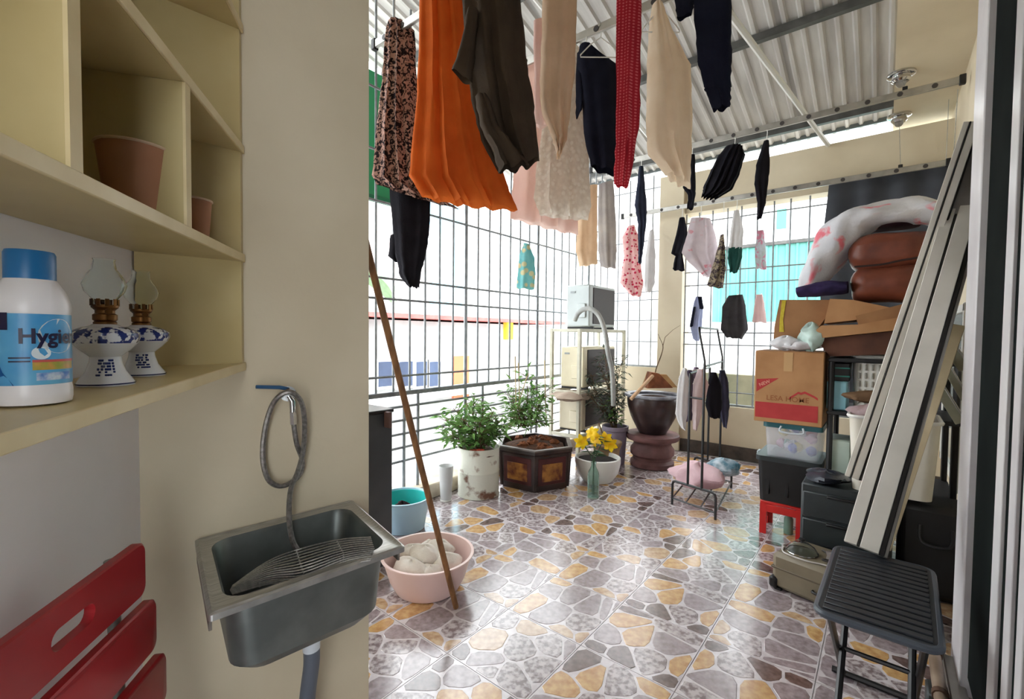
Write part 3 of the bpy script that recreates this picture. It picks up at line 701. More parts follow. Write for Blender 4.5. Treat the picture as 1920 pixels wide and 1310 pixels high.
for x_ in (.1, -2.3):
    for kk, zz in (('C', None), ('D', None)):
        ry, rz_ = RAIL[kk]
        solo('airer_wire', MB().tube([(x_, ry, rz_+.02), (x_, ry, (ZC if x_ > 0 else roofz(ry)-.02))], .0022, 5), M_steel, 'thin wire holding up the %s of the %s' % ('right end' if x_ > 0 else 'left end', 'middle airer rail' if kk == 'C' else 'airer rail nearest the viewer'), 'wire')
for kk in 'AB':
    ry, rz_ = RAIL[kk]
    solo('airer_wire', MB().tube([(-2.3, ry, rz_+.02), (-2.3, ry, roofz(ry)-.02)], .0022, 5), M_steel, 'thin wire holding up the left end of the %s rail by the back wall' % ('upper' if kk == 'A' else 'lower'), 'wire')

# ================================================================ WASHING
RGT = CM @ Vector((1, 0, 0)); RGT.z = 0; RGT.normalize(); FWD = Vector((-RGT.y, RGT.x, 0))
def cloth_mb(rows, D, th=.03, fold=.012, nf=3, seed=0, nu=16, sub=5, wob=.6, open_=True, taper=True):
    """hanging cloth from pixel rows (xl, yl, xr, yr), at camera depth D"""
    rn = random.Random(seed); ph = rn.uniform(0, 6.28); ph2 = rn.uniform(0, 6.28); R = []
    for i in range(len(rows)-1):
        for k in range(sub):
            t = k/sub; t2 = t*t*(3-2*t) if False else t
            R.append([a+(b-a)*t2 for a, b in zip(rows[i], rows[i+1])])
    R.append(list(rows[-1])); n = len(R); mb = MB(); loopn = 2*nu
    for j, (xl, yl, xr, yr) in enumerate(R):
        v = j/(n-1); L_, R_ = atD(xl, yl, D), atD(xr, yr, D); amp = fold*(.25+.75*v) if taper else fold
        jl = rn.uniform(-1, 1)*.003; jr = rn.uniform(-1, 1)*.003
        loop = []
        for s_ in (1, -1):
            for i in range(nu):
                u = i/nu if s_ == 1 else 1-i/nu
                P = L_+(R_-L_)*u + RGT*(jl*(1-u)+jr*u)
                e = math.sin(math.pi*min(max(u, 0), 1))**.6*th
                f = amp*(math.sin(2*math.pi*nf*u+ph+wob*2.2*v)+.5*math.sin(2*math.pi*nf*1.7*u+ph2-wob*3*v))
                f += .25*fold*math.sin(9*v+ph+5*u)
                if s_ < 0: f *= .7
                P = P - FWD*(s_*e+f*(.35+.65*math.sin(math.pi*u)))
                if j == n-1: P.z += .006*math.sin(2*math.pi*nf*u+ph2)
                loop.append(P)
        mb.v += loop
    for j in range(n-1):
        for i in range(loopn): mb.f.append([j*loopn+i, j*loopn+(i+1) % loopn, (j+1)*loopn+(i+1) % loopn, (j+1)*loopn+i]); mb.m.append(0)
    mb.f.append(list(range(loopn))[::-1]); mb.m.append(0)
    if not open_: mb.f.append([(n-1)*loopn+i for i in range(loopn)]); mb.m.append(0)
    return mb
def garment(name, label, cat, rows, rail, m, dz=0, group='washing hung on the airer', extra=(), **k):
    cx = (rows[0][0]+rows[0][2])/2; cy = (rows[0][1]+rows[0][3])/2
    D = depth_on_Y(cx, cy, RAIL[rail][0])+dz if isinstance(rail, str) else rail+dz
    mb = cloth_mb(rows, D, **k); o = atD(cx, cy, D)
    g = solo(name, mb, m, label, cat, origin=o, group=group, sharp=80)
    if isinstance(rail, str): top = Vector((o.x, RAIL[rail][0], RAIL[rail][1]+.02))
    else: top = o+(Vector((-.075, 0, .01)) if name == 'teal_floral_shirt' else Vector((0, .11, .015)))
    if top.z > o.z-.05: partw('hanging_loop', MB().tube([o-Vector((0, 0, .02)), o.lerp(top, .5)-FWD*.012, top], .0035, 6), M_whitepl, g)
    for nm, rws, dd, mm, kw in extra:
        partw(nm, cloth_mb(rws, D+dd, **kw), mm or m, g, sharp=80)
    return g
def hanger(px, rail, wpx, label, drop=.10, m=None, dz=0, hpx=None):
    ry, rz_ = RAIL[rail]; D = depth_on_Y(px, 60, ry)+dz; d = ray(px, 200); p = CP+d*(D); p.z = rz_-.03
    hw = wpx/2*D/F; A = p+Vector((0, 0, .0)); mb = MB()
    mb.tube(spline([A+Vector((0, 0, .035))-RGT*.012, A+Vector((0, 0, .045)), A+RGT*.014+Vector((0, 0, .03)), A+RGT*.004, A-Vector((0, 0, .03))], 4), .003, 6)
    q = A-Vector((0, 0, .03)); l, r = q-RGT*hw-Vector((0, 0, drop)), q+RGT*hw-Vector((0, 0, drop))
    mb.tube([q, q.lerp(l, .5)+Vector((0, 0, .01)), l, l-Vector((0, 0, .012)), r-Vector((0, 0, .012)), r, q.lerp(r, .5)+Vector((0, 0, .01)), q], .0035, 6)
    return solo('clothes_hanger', mb, m or M_whitepl, label, 'hanger', group='hangers on the airer')
C_orange = cloth('orange_crepe', (216, 116, 50), (198, 100, 42), .42, 5)
C_olive = cloth('olive_brown_jersey', (74, 62, 50), (60, 50, 42), .08, 5)
C_leo = cloth('animal_print', (186, 150, 138), (160, 124, 112), .12, 9, 'spots', (34, 26, 30), 42)
C_black = cloth('black_knit', (30, 29, 36), (22, 21, 27), .03, 8)
C_navy = cloth('navy_cotton', (28, 30, 44), (21, 22, 34), .03, 8)
C_beigec = cloth('beige_linen', (226, 202, 174), (212, 186, 156), .4, 6)
C_pinkc = cloth('pale_pink_cotton', (246, 222, 212), (238, 208, 198), .45, 6)
C_lace = cloth('ivory_lace', (242, 234, 222), (228, 218, 206), .5, 30, 'flowers', (246, 240, 230), 30)
C_red = cloth('red_check_cotton', (196, 50, 62), (178, 40, 54), .25, 6, 'check', (226, 110, 116), 26)
C_cream = cloth('cream_cotton', (244, 230, 210), (234, 216, 192), .42, 5)
# nearest rail
garment('animal_print_dress', 'black and pink animal print dress at the left end of the airer', 'dress',
        [(728, 42, 762, 44), (722, 62, 778, 58), (716, 150, 781, 150), (706, 240, 790, 250), (698, 330, 808, 362), (706, 345, 862, 392)], 'D', C_leo, th=.05, fold=.02, nf=4, seed=1)
garment('orange_dress', 'long orange pleated dress hanging behind the olive brown dress', 'dress',
        [(786, -40, 880, -46), (786, 40, 892, 40), (782, 180, 905, 180), (770, 290, 935, 300), (767, 330, 952, 350), (792, 370, 970, 394)], 'D', C_orange, dz=-.02, th=.06, fold=.028, nf=5, seed=2, nu=26)
garment('olive_dress', 'olive brown dress with ruffled hem in front of the orange dress', 'dress',
        [(872, -60, 965, -70), (866, 0, 976, 0), (876, 130, 990, 130), (884, 190, 1000, 190), (902, 265, 1006, 245), (930, 318, 1010, 302)], 'D', C_olive, dz=-.30, th=.06, fold=.03, nf=3, seed=3, nu=22,
        extra=[('sleeve', [(876, 20, 898, 20), (862, 90, 892, 96), (846, 132, 884, 158)], -.06, None, dict(th=.03, fold=.006, nf=1, seed=4, nu=8)),
               ('ruffle', [(890, 180, 915, 182), (900, 235, 938, 238), (925, 285, 962, 268), (935, 322, 992, 305)], -.10, None, dict(th=.03, fold=.02, nf=2, seed=5, nu=10))])
garment('beige_pink_trousers', 'long beige and pink trousers hanging left of the navy top', 'trousers',
        [(1018, -50, 1082, -56), (1016, 60, 1080, 60), (1012, 140, 1078, 130), (1014, 205, 1070, 200), (1036, 262, 1062, 262), (1044, 290, 1052, 291)], 'D', C_beigec, th=.035, fold=.016, nf=2.5, seed=6, dz=0,
        extra=[('waistband', [(1000, 40, 1022, 38), (1003, 150, 1024, 150), (1000, 236, 1026, 238)], .05, C_pinkc, dict(th=.02, fold=.006, nf=1, seed=7, nu=8))])
garment('red_check_trousers', 'narrow red checked pyjama trousers hanging in front of the navy top', 'trousers',
        [(1154, -60, 1204, -64), (1156, 60, 1202, 60), (1156, 200, 1200, 195), (1154, 270, 1198, 240), (1150, 345, 1178, 350)], 'D', C_red, th=.022, fold=.008, nf=2, seed=8)
garment('black_trousers', 'black folded trousers hanging top right beside the roof', 'trousers',
        [(1296, -50, 1372, -54), (1304, 60, 1372, 60), (1308, 115, 1372, 115), (1320, 160, 1371, 160), (1322, 170, 1371, 172), (1338, 205, 1370, 202)], 'D', C_navy, th=.02, fold=.006, nf=2, seed=9,
        extra=[('waistband', [(1264, -50, 1300, -54), (1265, 10, 1302, 10), (1270, 34, 1296, 30)], .02, None, dict(th=.015, fold=.004, nf=1, seed=10, nu=8))])
# middle rail
garment('black_leggings', 'black leggings hanging below the animal print dress', 'leggings',
        [(738, 84, 768, 84), (734, 230, 800, 230), (730, 350, 808, 372), (736, 420, 804, 440), (742, 480, 798, 480), (750, 520, 790, 508), (765, 536, 786, 540)], 'D', C_black, dz=.14, th=.04, fold=.012, nf=2, seed=11,
        extra=[('second_leg', [(732, 440, 752, 440), (728, 480, 748, 492), (738, 488, 752, 496)], .05, None, dict(th=.02, fold=.004, nf=1, seed=12, nu=8))])
garment('pale_pink_dress', 'pale pink dress with straight hem behind the orange dress', 'dress',
        [(990, 108, 1060, 102), (975, 240, 1075, 240), (962, 330, 1082, 350), (957, 408, 1084, 440)], 'C', C_pinkc, dz=.16, th=.05, fold=.02, nf=4, seed=13)
garment('ivory_lace_dress', 'ivory lace dress hanging between pale pink dress and navy top', 'dress',
        [(1030, 92, 1085, 88), (1024, 190, 1095, 190), (1008, 300, 1104, 300), (1000, 372, 1108, 388), (1012, 402, 1102, 412)], 'C', C_lace, dz=.0, th=.045, fold=.018, nf=4, seed=14)
garment('navy_top', 'navy blue short sleeved top on a white hanger', 'shirt',
        [(1086, 86, 1112, 92), (1082, 110, 1160, 124), (1092, 190, 1164, 200), (1094, 250, 1166, 255), (1108, 312, 1160, 328)], 'C', C_navy, th=.05, fold=.012, nf=2, seed=15,
        extra=[('sleeve', [(1082, 100, 1096, 100), (1079, 170, 1096, 172), (1080, 222, 1092, 205)], .02, None, dict(th=.03, fold=.005, nf=1, seed=16, nu=8))])
hanger(1124, 'C', 74, 'white plastic hanger carrying the navy top')
garment('cream_trousers', 'cream cotton trousers hanging in a wide fold right of the red trousers', 'trousers',
        [(1222, 10, 1240, 12), (1216, 60, 1262, 62), (1212, 160, 1296, 120), (1212, 240, 1298, 220), (1216, 290, 1297, 280), (1248, 325, 1295, 352)], 'C', C_cream, th=.05, fold=.018, nf=3, seed=17)
hanger(1236, 'C', 70, 'white plastic hanger carrying the cream trousers')
# upper rail by the back wall
garment('slate_top', 'narrow slate blue top hanging alone left of the column', 'shirt', [(1198, 312, 1206, 312), (1190, 385, 1213, 388), (1196, 420, 1212, 418), (1197, 470, 1206, 470), (1196, 492, 1203, 494)], 'A', cloth('slate_cotton', (52, 56, 72), (40, 44, 58), .05), th=.02, fold=.008, nf=1.5, seed=20)
garment('black_bra', 'small black bra hanging right of the cream trousers', 'underwear', [(1292, 290, 1303, 290), (1280, 352, 1305, 352), (1290, 366, 1304, 368), (1288, 390, 1299, 394)], 'A', C_black, th=.02, fold=.01, nf=1.5, seed=21)
garment('ruffled_scarf', 'fluffy black ruffled scarf hung over the upper rail', 'scarf', [(1362, 274, 1392, 276), (1346, 292, 1397, 290), (1330, 325, 1386, 328), (1318, 352, 1372, 356), (1316, 366, 1346, 372)], 'A', C_black, th=.06, fold=.03, nf=5, seed=22, nu=24)
garment('black_tank_top', 'narrow black tank top with white edging on the upper rail', 'shirt', [(1432, 264, 1442, 264), (1418, 310, 1444, 310), (1414, 345, 1440, 345), (1420, 380, 1436, 380), (1419, 408, 1428, 411)], 'A', C_black, th=.02, fold=.008, nf=1.5, seed=23)
garment('beige_trousers', 'beige trousers hanging left of the grey towel on the upper rail', 'trousers', [(1088, 352, 1120, 346), (1082, 420, 1120, 420), (1080, 470, 1120, 470), (1086, 500, 1120, 494)], 'A', C_beigec, th=.04, fold=.014, nf=2, seed=24)
garment('grey_towel', 'light grey and beige striped towel beside the beige trousers', 'towel', [(1122, 346, 1150, 338), (1121, 420, 1155, 418), (1122, 470, 1156, 470), (1126, 500, 1155, 503)], 'A', cloth('grey_beige_terry', (206, 198, 190), (176, 168, 168), .3, 5), th=.03, fold=.012, nf=2, seed=25)
# lower rail by the back wall
garment('pink_floral_dress', 'small pink and red floral child dress left of the column', 'dress', [(1178, 424, 1190, 422), (1166, 445, 1196, 440), (1170, 480, 1198, 480), (1163, 530, 1207, 530), (1182, 554, 1202, 556)], 'B', cloth('pink_flowers', (240, 206, 204), (228, 180, 180), .25, 8, 'flowers', (196, 54, 84), 26), th=.03, fold=.012, nf=2, seed=26)
garment('white_undergarment', 'long thin white garment beside the column', 'underwear', [(1218, 432, 1226, 430), (1210, 480, 1229, 480), (1208, 530, 1228, 530), (1210, 546, 1220, 548)], 'B', cloth('white_cotton', (228, 226, 226), (214, 212, 212), .3), th=.02, fold=.008, nf=1.5, seed=27)
garment('black_tights', 'black knotted tights on the lower rail next to the column', 'tights', [(1274, 408, 1284, 408), (1268, 440, 1290, 440), (1258, 475, 1280, 474), (1266, 480, 1280, 480), (1261, 505, 1284, 508)], 'B', C_black, th=.03, fold=.012, nf=2, seed=28)
garment('white_floral_shirt', 'white shirt with pink flowers draped on the lower rail', 'shirt', [(1296, 408, 1332, 410), (1288, 440, 1342, 440), (1278, 474, 1348, 472), (1292, 492, 1350, 495), (1318, 516, 1340, 522)], 'B', cloth('white_pink_flowers', (232, 222, 226), (216, 206, 212), .3, 8, 'blooms', (220, 130, 142), 9), th=.04, fold=.016, nf=3, seed=29)
garment('camouflage_top', 'small camouflage patterned top below the white floral shirt', 'shirt', [(1352, 440, 1356, 440), (1344, 470, 1360, 470), (1336, 500, 1361, 502), (1326, 535, 1356, 541)], 'B', cloth('camouflage', (170, 156, 132), (120, 110, 92), .1, 20, 'spots', (66, 56, 62), 30), th=.03, fold=.012, nf=2, seed=30, dz=-.04)
garment('white_green_shirt', 'white and dark green child shirt on the lower rail', 'shirt', [(1376, 395, 1386, 395), (1370, 430, 1394, 430), (1366, 466, 1392, 466)], 'B', MATS['white_cotton'], th=.03, fold=.010, nf=2, seed=31, open_=False,
        extra=[('green_hem', [(1366, 464, 1392, 464), (1364, 484, 1391, 486), (1368, 508, 1382, 512)], 0, cloth('dark_green_cotton', (38, 82, 74), (28, 60, 58), .08), dict(th=.03, fold=.01, nf=2, seed=32))])
garment('striped_child_vest', 'pale striped child vest hanging low on the window grille', 'shirt', [(1420, 432, 1432, 431), (1415, 470, 1436, 470), (1417, 503, 1437, 505)], 5.28/ray(1426, 440).y, cloth('pale_stripes', (206, 214, 222), (190, 200, 196), .3, 20, 'spots', (214, 150, 170), 12), th=.015, fold=.006, nf=1.5, seed=33)
garment('teal_floral_shirt', 'teal floral child shirt hanging on the left grille', 'shirt', [(982, 455, 992, 458), (974, 478, 1002, 482), (970, 515, 1004, 515), (968, 540, 1002, 543)], (-2.79)/ray(985, 470).x, cloth('teal_flowers', (150, 214, 214), (120, 194, 200), .3, 8, 'flowers', (232, 214, 170), 14), th=.015, fold=.008, nf=1.5, seed=34)
GR = 5.30
garment('charcoal_shirt', 'charcoal grey shirt hung on the window grille', 'shirt', [(1366, 554, 1392, 552), (1354, 575, 1398, 572), (1352, 618, 1403, 618), (1362, 632, 1392, 635)], GR/ray(1378, 560).y-.05, cloth('charcoal_cotton', (62, 60, 62), (48, 46, 48), .06), th=.035, fold=.012, nf=2, seed=35)
garment('blue_white_shirt', 'pale blue shirt with navy sleeve hung on the window grille', 'shirt', [(1304, 556, 1312, 556), (1298, 580, 1318, 580), (1294, 612, 1316, 612), (1300, 636, 1310, 640)], GR/ray(1306, 560).y-.05, cloth('pale_blue_cotton', (178, 186, 214), (160, 166, 198), .25), th=.02, fold=.008, nf=1.5, seed=36,
        extra=[('sleeve', [(1308, 556, 1316, 556), (1312, 580, 1320, 578)], -.03, C_navy, dict(th=.012, fold=.003, nf=1, seed=37, nu=6)), ('sleeve', [(1300, 575, 1305, 575), (1293, 612, 1299, 612)], -.02, C_navy, dict(th=.012, fold=.003, nf=1, seed=38, nu=6))])
garment('pale_pink_vest', 'pale pink child vest hung on the window grille near the boxes', 'shirt', [(1418, 552, 1430, 552), (1414, 575, 1434, 575), (1410, 603, 1438, 605)], GR/ray(1425, 560).y-.05, cloth('pale_pink_vest', (238, 214, 212), (228, 200, 200), .3), th=.015, fold=.006, nf=1.5, seed=39)
# ================================================================ PLANTS
M_leaf = mat('leaf_green', (142, 182, 104), (86, 132, 70), rough=.45, scale=14, transl=.25)
M_leafd = mat('leaf_dark', (74, 108, 74), (46, 74, 54), rough=.4, scale=14, transl=.2)
M_stem = mat('stem_brown', (112, 88, 62), (86, 66, 46), rough=.8, scale=14)
def leaf(mb, p, d, l, w_, rn):
    d = d.normalized(); s_ = d.cross(Vector((0, 0, 1)))
    if s_.length < .1: s_ = d.cross(Vector((1, 0, 0)))
    s_.normalize(); s_ = (s_+d.cross(s_)*rn.uniform(-.6, .6)).normalized(); n_ = s_.cross(d)
    mb.add([p, p+d*l*.35+s_*w_+n_*.15*w_, p+d*l*.4-n_*.1*l, p+d*l*.35-s_*w_+n_*.15*w_, p+d*l-n_*.22*l], [(0, 1, 2), (0, 2, 3), (1, 4, 2), (2, 4, 3)])
def shrub(base, tips, seed, ll, lw, nl, spread=.10):
    """stems from base to tips, leaves all along"""
    rn = random.Random(seed); st = MB(); lf = MB()
    for t in tips:
        b = Vector(base)+Vector((rn.uniform(-.03, .03), rn.uniform(-.03, .03), 0)); t = Vector(t)
        m_ = b.lerp(t, .5)+Vector((rn.uniform(-.05, .05), rn.uniform(-.05, .05), .03)); P = spline([b, m_, t], 6)
        st.tube(P, [.006*(1-.7*i/(len(P)-1)) for i in range(len(P))], 5)
        for k in range(nl):
            f = .25+.75*rn.random(); p = P[min(int(f*(len(P)-1)), len(P)-1)]
            dv = Vector((rn.gauss(0, 1), rn.gauss(0, 1), rn.uniform(-.3, .9))).normalized()
            q = p+dv*spread*rn.random(); st.tube([p, q], .0016, 4, cap=False)
            leaf(lf, q, dv+Vector((0, 0, rn.uniform(-.5, .3))), ll*rn.uniform(.6, 1.2), lw*rn.uniform(.7, 1.2), rn)
    return st, lf
# paint drum with leafy shrub
c = onZ(897, 925, 0)
dm = thing('drum_planter', 'leafy green shrub growing in a peeling white metal drum', 'potted plant', c)
part('drum', MB().lathe([(.165, 0), (.172, .004), (.172, .012), (.168, .02), (.170, .20), (.173, .205), (.170, .21), (.170, .385), (.175, .392), (.175, .398), (.164, .398), (.162, .30), (0, .30)], 40), mat('peeling_white_paint', (214, 216, 204), (120, 84, 66), rough=.6, scale=9, detail=8, lo=.56, hi=.66, bump=.3), dm)
part('soil', MB().blob((0, 0, .345), (.163, .163, .03), 20, 6, .05, 3), M_soil, dm)
for i in range(5): part('brick_shard', MB().box((.02+.025*i, -.10+.012*(i % 3), .382+.004*i), (.035, .026, .016), .003, rz=i*.9), mat('brick_red', (196, 78, 52), (160, 58, 40), rough=.8, scale=20), dm)
D0 = 3.72
def tips(lst, D): return [atD(x, y, D+dd)-dmo for x, y, dd in lst]
dmo = Vector(c)
st, lf = shrub((0, 0, .34), tips([(838, 790, 0), (850, 765, .1), (872, 752, -.05), (890, 745, .1), (905, 750, 0), (925, 770, -.08), (938, 790, 0), (845, 815, -.1), (868, 785, -.12), (900, 790, -.14), (930, 812, .05), (880, 770, .12), (830, 800, .08), (915, 790, .1), (828, 785, 0), (842, 825, 0), (945, 800, .05)], D0), 5, .078, .019, 40, .11)
part('stems', st, M_stem, dm); tag(part('foliage', lf, M_leaf, dm, smooth=False), kind='stuff')
# hexagonal planter
vtx = onZ(1002, 928, 0); rad = vtx.to_2d().normalized(); HR = .37
hc_ = Vector((vtx.x+rad.x*(HR-.0), vtx.y+rad.y*(HR-.0), 0)); ha = math.atan2(-rad.y, -rad.x)
hx = thing('hexagonal_planter', 'dark brown hexagonal planter with gilded side panels and green plants', 'potted plant', hc_, ha)
HH = .355
def hexl(r): return [(r*math.cos(k*math.pi/3), r*math.sin(k*math.pi/3)) for k in range(6)]
mb, n = loft(MB(), [(hexl(HR*.86), 0), (hexl(HR*.88), .03), (hexl(HR*.90), .05), (hexl(HR*.93), HH-.05), (hexl(HR), HH-.03), (hexl(HR), HH), (hexl(HR*.90), HH), (hexl(HR*.88), HH-.06)]); mb.f.append(list(range(6))[::-1]); mb.m.append(0)
M_hex = mat('dark_glaze', (70, 56, 54), (44, 36, 36), rough=.35, scale=6)
part('pot', mb, M_hex, hx, smooth=False)
part('pot_rim', loft(MB(), [(hexl(HR*1.005), HH-.004), (hexl(HR*1.005), HH+.008), (hexl(HR*.89), HH+.008)])[0], mat('grey_rim_glaze', (128, 122, 118), (96, 90, 88), rough=.4, scale=12), hx, smooth=False)
M_gilt = mat('gilded_panel', (176, 122, 58), (96, 40, 34), rough=.4, scale=16, detail=6)
M_pan = mat('oxblood_panel', (86, 40, 42), (64, 30, 32), rough=.4, scale=8)
for k in range(6):
    a = (k+.5)*math.pi/3; ap = math.cos(math.pi/6); r0 = HR*.895*ap; tilt = math.atan2(HR*.03*ap, HH-.1)
    M_ = Matrix.Rotation(a, 4, 'Z') @ Matrix.Translation((r0+.006, 0, .17)) @ Matrix.Rotation(tilt, 4, 'Y')
    p_ = part('side_panel', MB().box((0, 0, 0), (.010, HR*.74, .23), .003, M=M_), M_pan, hx)
    part('gilt_relief', MB().box((.006, 0, -.01), (.006, HR*.52, .15), .003, M=M_).blob((.010, 0, -.01), (.004, HR*.2, .05), 14, 6, .25, k).xf(Matrix.Identity(4)), M_gilt, p_) if False else part('gilt_relief', MB().box((.006, 0, -.01), (.006, HR*.54, .15), .003, M=M_), M_gilt, p_)
    part('corner_rib', MB().tube([(HR*.89*math.cos(k*math.pi/3), HR*.89*math.sin(k*math.pi/3), .02), (HR*.945*math.cos(k*math.pi/3), HR*.945*math.sin(k*math.pi/3), HH-.04)], .013, 8), M_hex, hx)
part('soil', MB().blob((0, 0, HH-.05), (HR*.80, HR*.80, .06), 22, 8, .05, 4), M_soil, hx)
for i in range(16):
    rn = random.Random(i+40); a = rn.uniform(0, 6.28); r_ = HR*.66*rn.random()**.5
    part('clod', MB().blob((r_*math.cos(a), r_*math.sin(a), HH-.045+.055*math.sqrt(max(0, 1-(r_/HR/.8)**2))), (.03+.025*rn.random(), .03+.02*rn.random(), .028), 9, 6, .2, i), mat('red_clod', (138, 84, 52), (96, 56, 36), rough=.95, scale=30), hx)
# plants of the planter live in the same thing, in its own turned coordinates
Rh = Matrix.Rotation(-ha, 3, 'Z')
def hloc(p): return Rh @ (Vector(p)-hc_)
DH = 4.25
st, lf = shrub(hloc(atD(985, 800, DH)), [hloc(atD(x, y, DH+dd)) for x, y, dd in ((955, 760, 0), (965, 720, .1), (985, 700, 0), (1005, 715, .1), (1020, 740, -.05), (950, 735, .1), (1035, 770, .05), (970, 770, -.1), (1010, 765, -.1), (990, 745, .15), (940, 780, 0), (1040, 720, .1), (955, 800, -.1), (1025, 795, -.1), (980, 790, -.15))], 8, .075, .018, 36, .11)
part('stems', st, M_stem, hx); tag(part('foliage', lf, M_leaf, hx, smooth=False), kind='stuff')
for (x0_, y0_, x1_, y1_) in ((968, 800, 966, 668), (976, 800, 972, 680), (1024, 800, 1021, 675), (958, 800, 990, 700)):
    part('bamboo_stick', MB().tube([hloc(atD(x0_, y0_, DH)), hloc(atD(x1_, y1_, DH))], .005, 6), mat('bamboo', (206, 186, 140), (180, 156, 110), rough=.6, scale=20), hx)
# white bowl pot
c = onZ(1120, 900, 0)
bp_ = thing('white_bowl_pot', 'round white bowl pot of dark soil on the tiles', 'potted plant', c)
part('bowl', MB().lathe([(.10, 0), (.13, .004), (.185, .08), (.205, .17), (.205, .215), (.195, .222), (.188, .215), (.188, .18), (0, .18)], 40), M_whitepl, bp_)
part('soil', MB().blob((0, 0, .185), (.183, .183, .018), 20, 6, .05, 8), mat('black_soil', (44, 36, 34), (28, 22, 22), rough=.95, scale=40), bp_)
# bottle with lilies
c = onZ(1112, 933, 0)
M_gg = mat('green_bottle_glass', (214, 236, 228), rough=.05, trans=.95, ior=1.25)
gb = solo('glass_bottle', MB().lathe([(.03, 0), (.045, .003), (.047, .012), (.047, .19), (.042, .215), (.026, .245), (.020, .262), (.020, .285), (.023, .287), (.023, .295), (.017, .295), (.017, .262), (.038, .212), (.043, .188), (.043, .014), (0, .012)], 28, c), M_gg, 'clear green glass bottle holding yellow lilies', 'bottle')
M_lily = mat('lily_yellow', (248, 214, 24), (240, 190, 10), rough=.5, scale=20, transl=.3)
for i, (x_, y_, lab, fl) in enumerate(((1088, 826, 'yellow lily stem leaning left out of the glass bottle', 1), (1118, 812, 'yellow lily stem with open blooms in the middle of the glass bottle', 2), (1134, 822, 'yellow lily stem leaning right out of the glass bottle', 2))):
    t_ = atD(x_, y_, 3.72+.05*i); b_ = Vector((c.x+.008*(i-1), c.y, .03)); o = thing('yellow_lily', lab, 'flower', b_, 0, 'yellow lilies in the glass bottle')
    nk = Vector((c.x+.006*(i-1), c.y, .29))
    P = spline([b_, nk, nk.lerp(t_, .55)+Vector((0, 0, .02)), t_], 6)
    partw('stem', MB().tube(P, .004, 6), M_leafd, o)
    rn = random.Random(i+70)
    for k in range(9):
        p = P[8+k]; lf = MB(); leaf(lf, p, Vector((rn.gauss(0, 1), rn.gauss(0, 1), .35)), .09, .017, rn); partw('leaf', lf, M_leafd, o, smooth=False)
    for b in range(fl):
        q = t_+Vector((rn.uniform(-.04, .04), rn.uniform(-.04, .04), -.05*b)); ax = (CP-q); ax.z = .25; ax = (ax.normalized()+Vector((rn.uniform(-.8, .8), rn.uniform(-.5, .5), .3))).normalized(); u_ = ax.orthogonal().normalized(); v_ = ax.cross(u_)
        for k in range(6):
            a = k*math.pi/3; d_ = u_*math.cos(a)+v_*math.sin(a); s_ = ax.cross(d_); pm = MB()
            L3 = [(0, .004), (.3, .016), (.65, .020), (1, .002)]
            for f, w_ in L3:
                ctr = q+d_*.065*f+ax*(.05*f-.045*f*f*1.3)
                pm.v += [ctr+s_*w_+ax*w_*.2, ctr, ctr-s_*w_+ax*w_*.2]
            for r_ in range(3):
                for j in (0, 1): pm.f.append([r_*3+j, r_*3+j+1, r_*3+j+4, r_*3+j+3]); pm.m.append(0)
            partw('petal', pm, M_lily, o)
# tall frosted tumbler
c = onZ(836, 938, 0)
tm_ = thing('frosted_tumbler', 'tall frosted white plastic tumbler beside the peeling drum', 'tumbler', c)
part('cup_body', MB().lathe([(.038, 0), (.042, .003), (.058, .27), (.060, .274), (.060, .28), (.055, .28), (.053, .27), (.038, .008), (0, .008)], 26), mat('frosted_white', (228, 230, 230), rough=.4, trans=.3), tm_)
part('foot_ring', MB().lathe([(.043, .0), (.046, .002), (.046, .012), (.043, .014)], 26), M_whitepl, tm_)
# urn on stone stool
c = onZ(1222, 872, 0)
stn = thing('stone_stool', 'round maroon stone stool under the dark glazed urn', 'stool', c)
M_stone = mat('maroon_stone', (122, 84, 82), (92, 62, 62), rough=.6, scale=8, bump=.15)
part('body', MB().lathe([(.20, 0), (.215, .01), (.215, .05), (.19, .075), (.19, .10), (.215, .125), (.215, .18), (.185, .22), (.185, .245), (.24, .275)], 40), M_stone, stn)
part('top_slab', MB().lathe([(.20, .27), (.255, .278), (.265, .295), (.262, .325), (.25, .335), (0, .335)], 40), M_stone, stn)
ur = thing('glazed_urn', 'large dark brown glazed urn with pale rim on a maroon stone stool', 'urn', (c.x, c.y, .336))
M_urn = mat('urn_glaze', (70, 52, 50), (40, 32, 34), rough=.28, scale=4)
part('body', MB().lathe([(.11, 0), (.135, .006), (.16, .05), (.22, .17), (.252, .28), (.258, .345), (.250, .37), (.225, .37), (.222, .34), (0, .30)], 44), M_urn, ur)
part('rim', MB().lathe([(.25, .362), (.282, .375), (.288, .388), (.282, .40), (.25, .40), (.228, .392), (.228, .37)], 44), mat('urn_rim_grey', (168, 172, 182), (120, 122, 132), rough=.4, scale=12), ur, 'pale grey rim')
part('soil', MB().blob((0, 0, .355), (.22, .22, .02), 20, 6, .05, 12), M_soil, ur)
ct = Vector((c.x, c.y, .336+.37)); Du = (ct-CP).dot(CM @ Vector((0, 0, -1)))
P = [atD(x, y, Du-.02) for x, y in ((1214, 728), (1222, 698), (1236, 700), (1262, 727))]; Q = [p+FWD*.16 for p in P]
mb = MB().add(P+Q, [(0, 1, 2, 3)[::-1], (4, 5, 6, 7), (0, 1, 5, 4), (1, 2, 6, 5), (2, 3, 7, 6), (3, 0, 4, 7)])
solo('clay_tile', mb, mat('terracotta', (156, 96, 62), (118, 66, 42), rough=.85, scale=10, bump=.2), 'broken reddish clay block lying in the urn', 'clay block', smooth=False)
P = [atD(x, y, Du+.17) for x, y in ((1205, 724), (1214, 700), (1250, 702), (1270, 726))]; Q = [p+FWD*.04 for p in P]
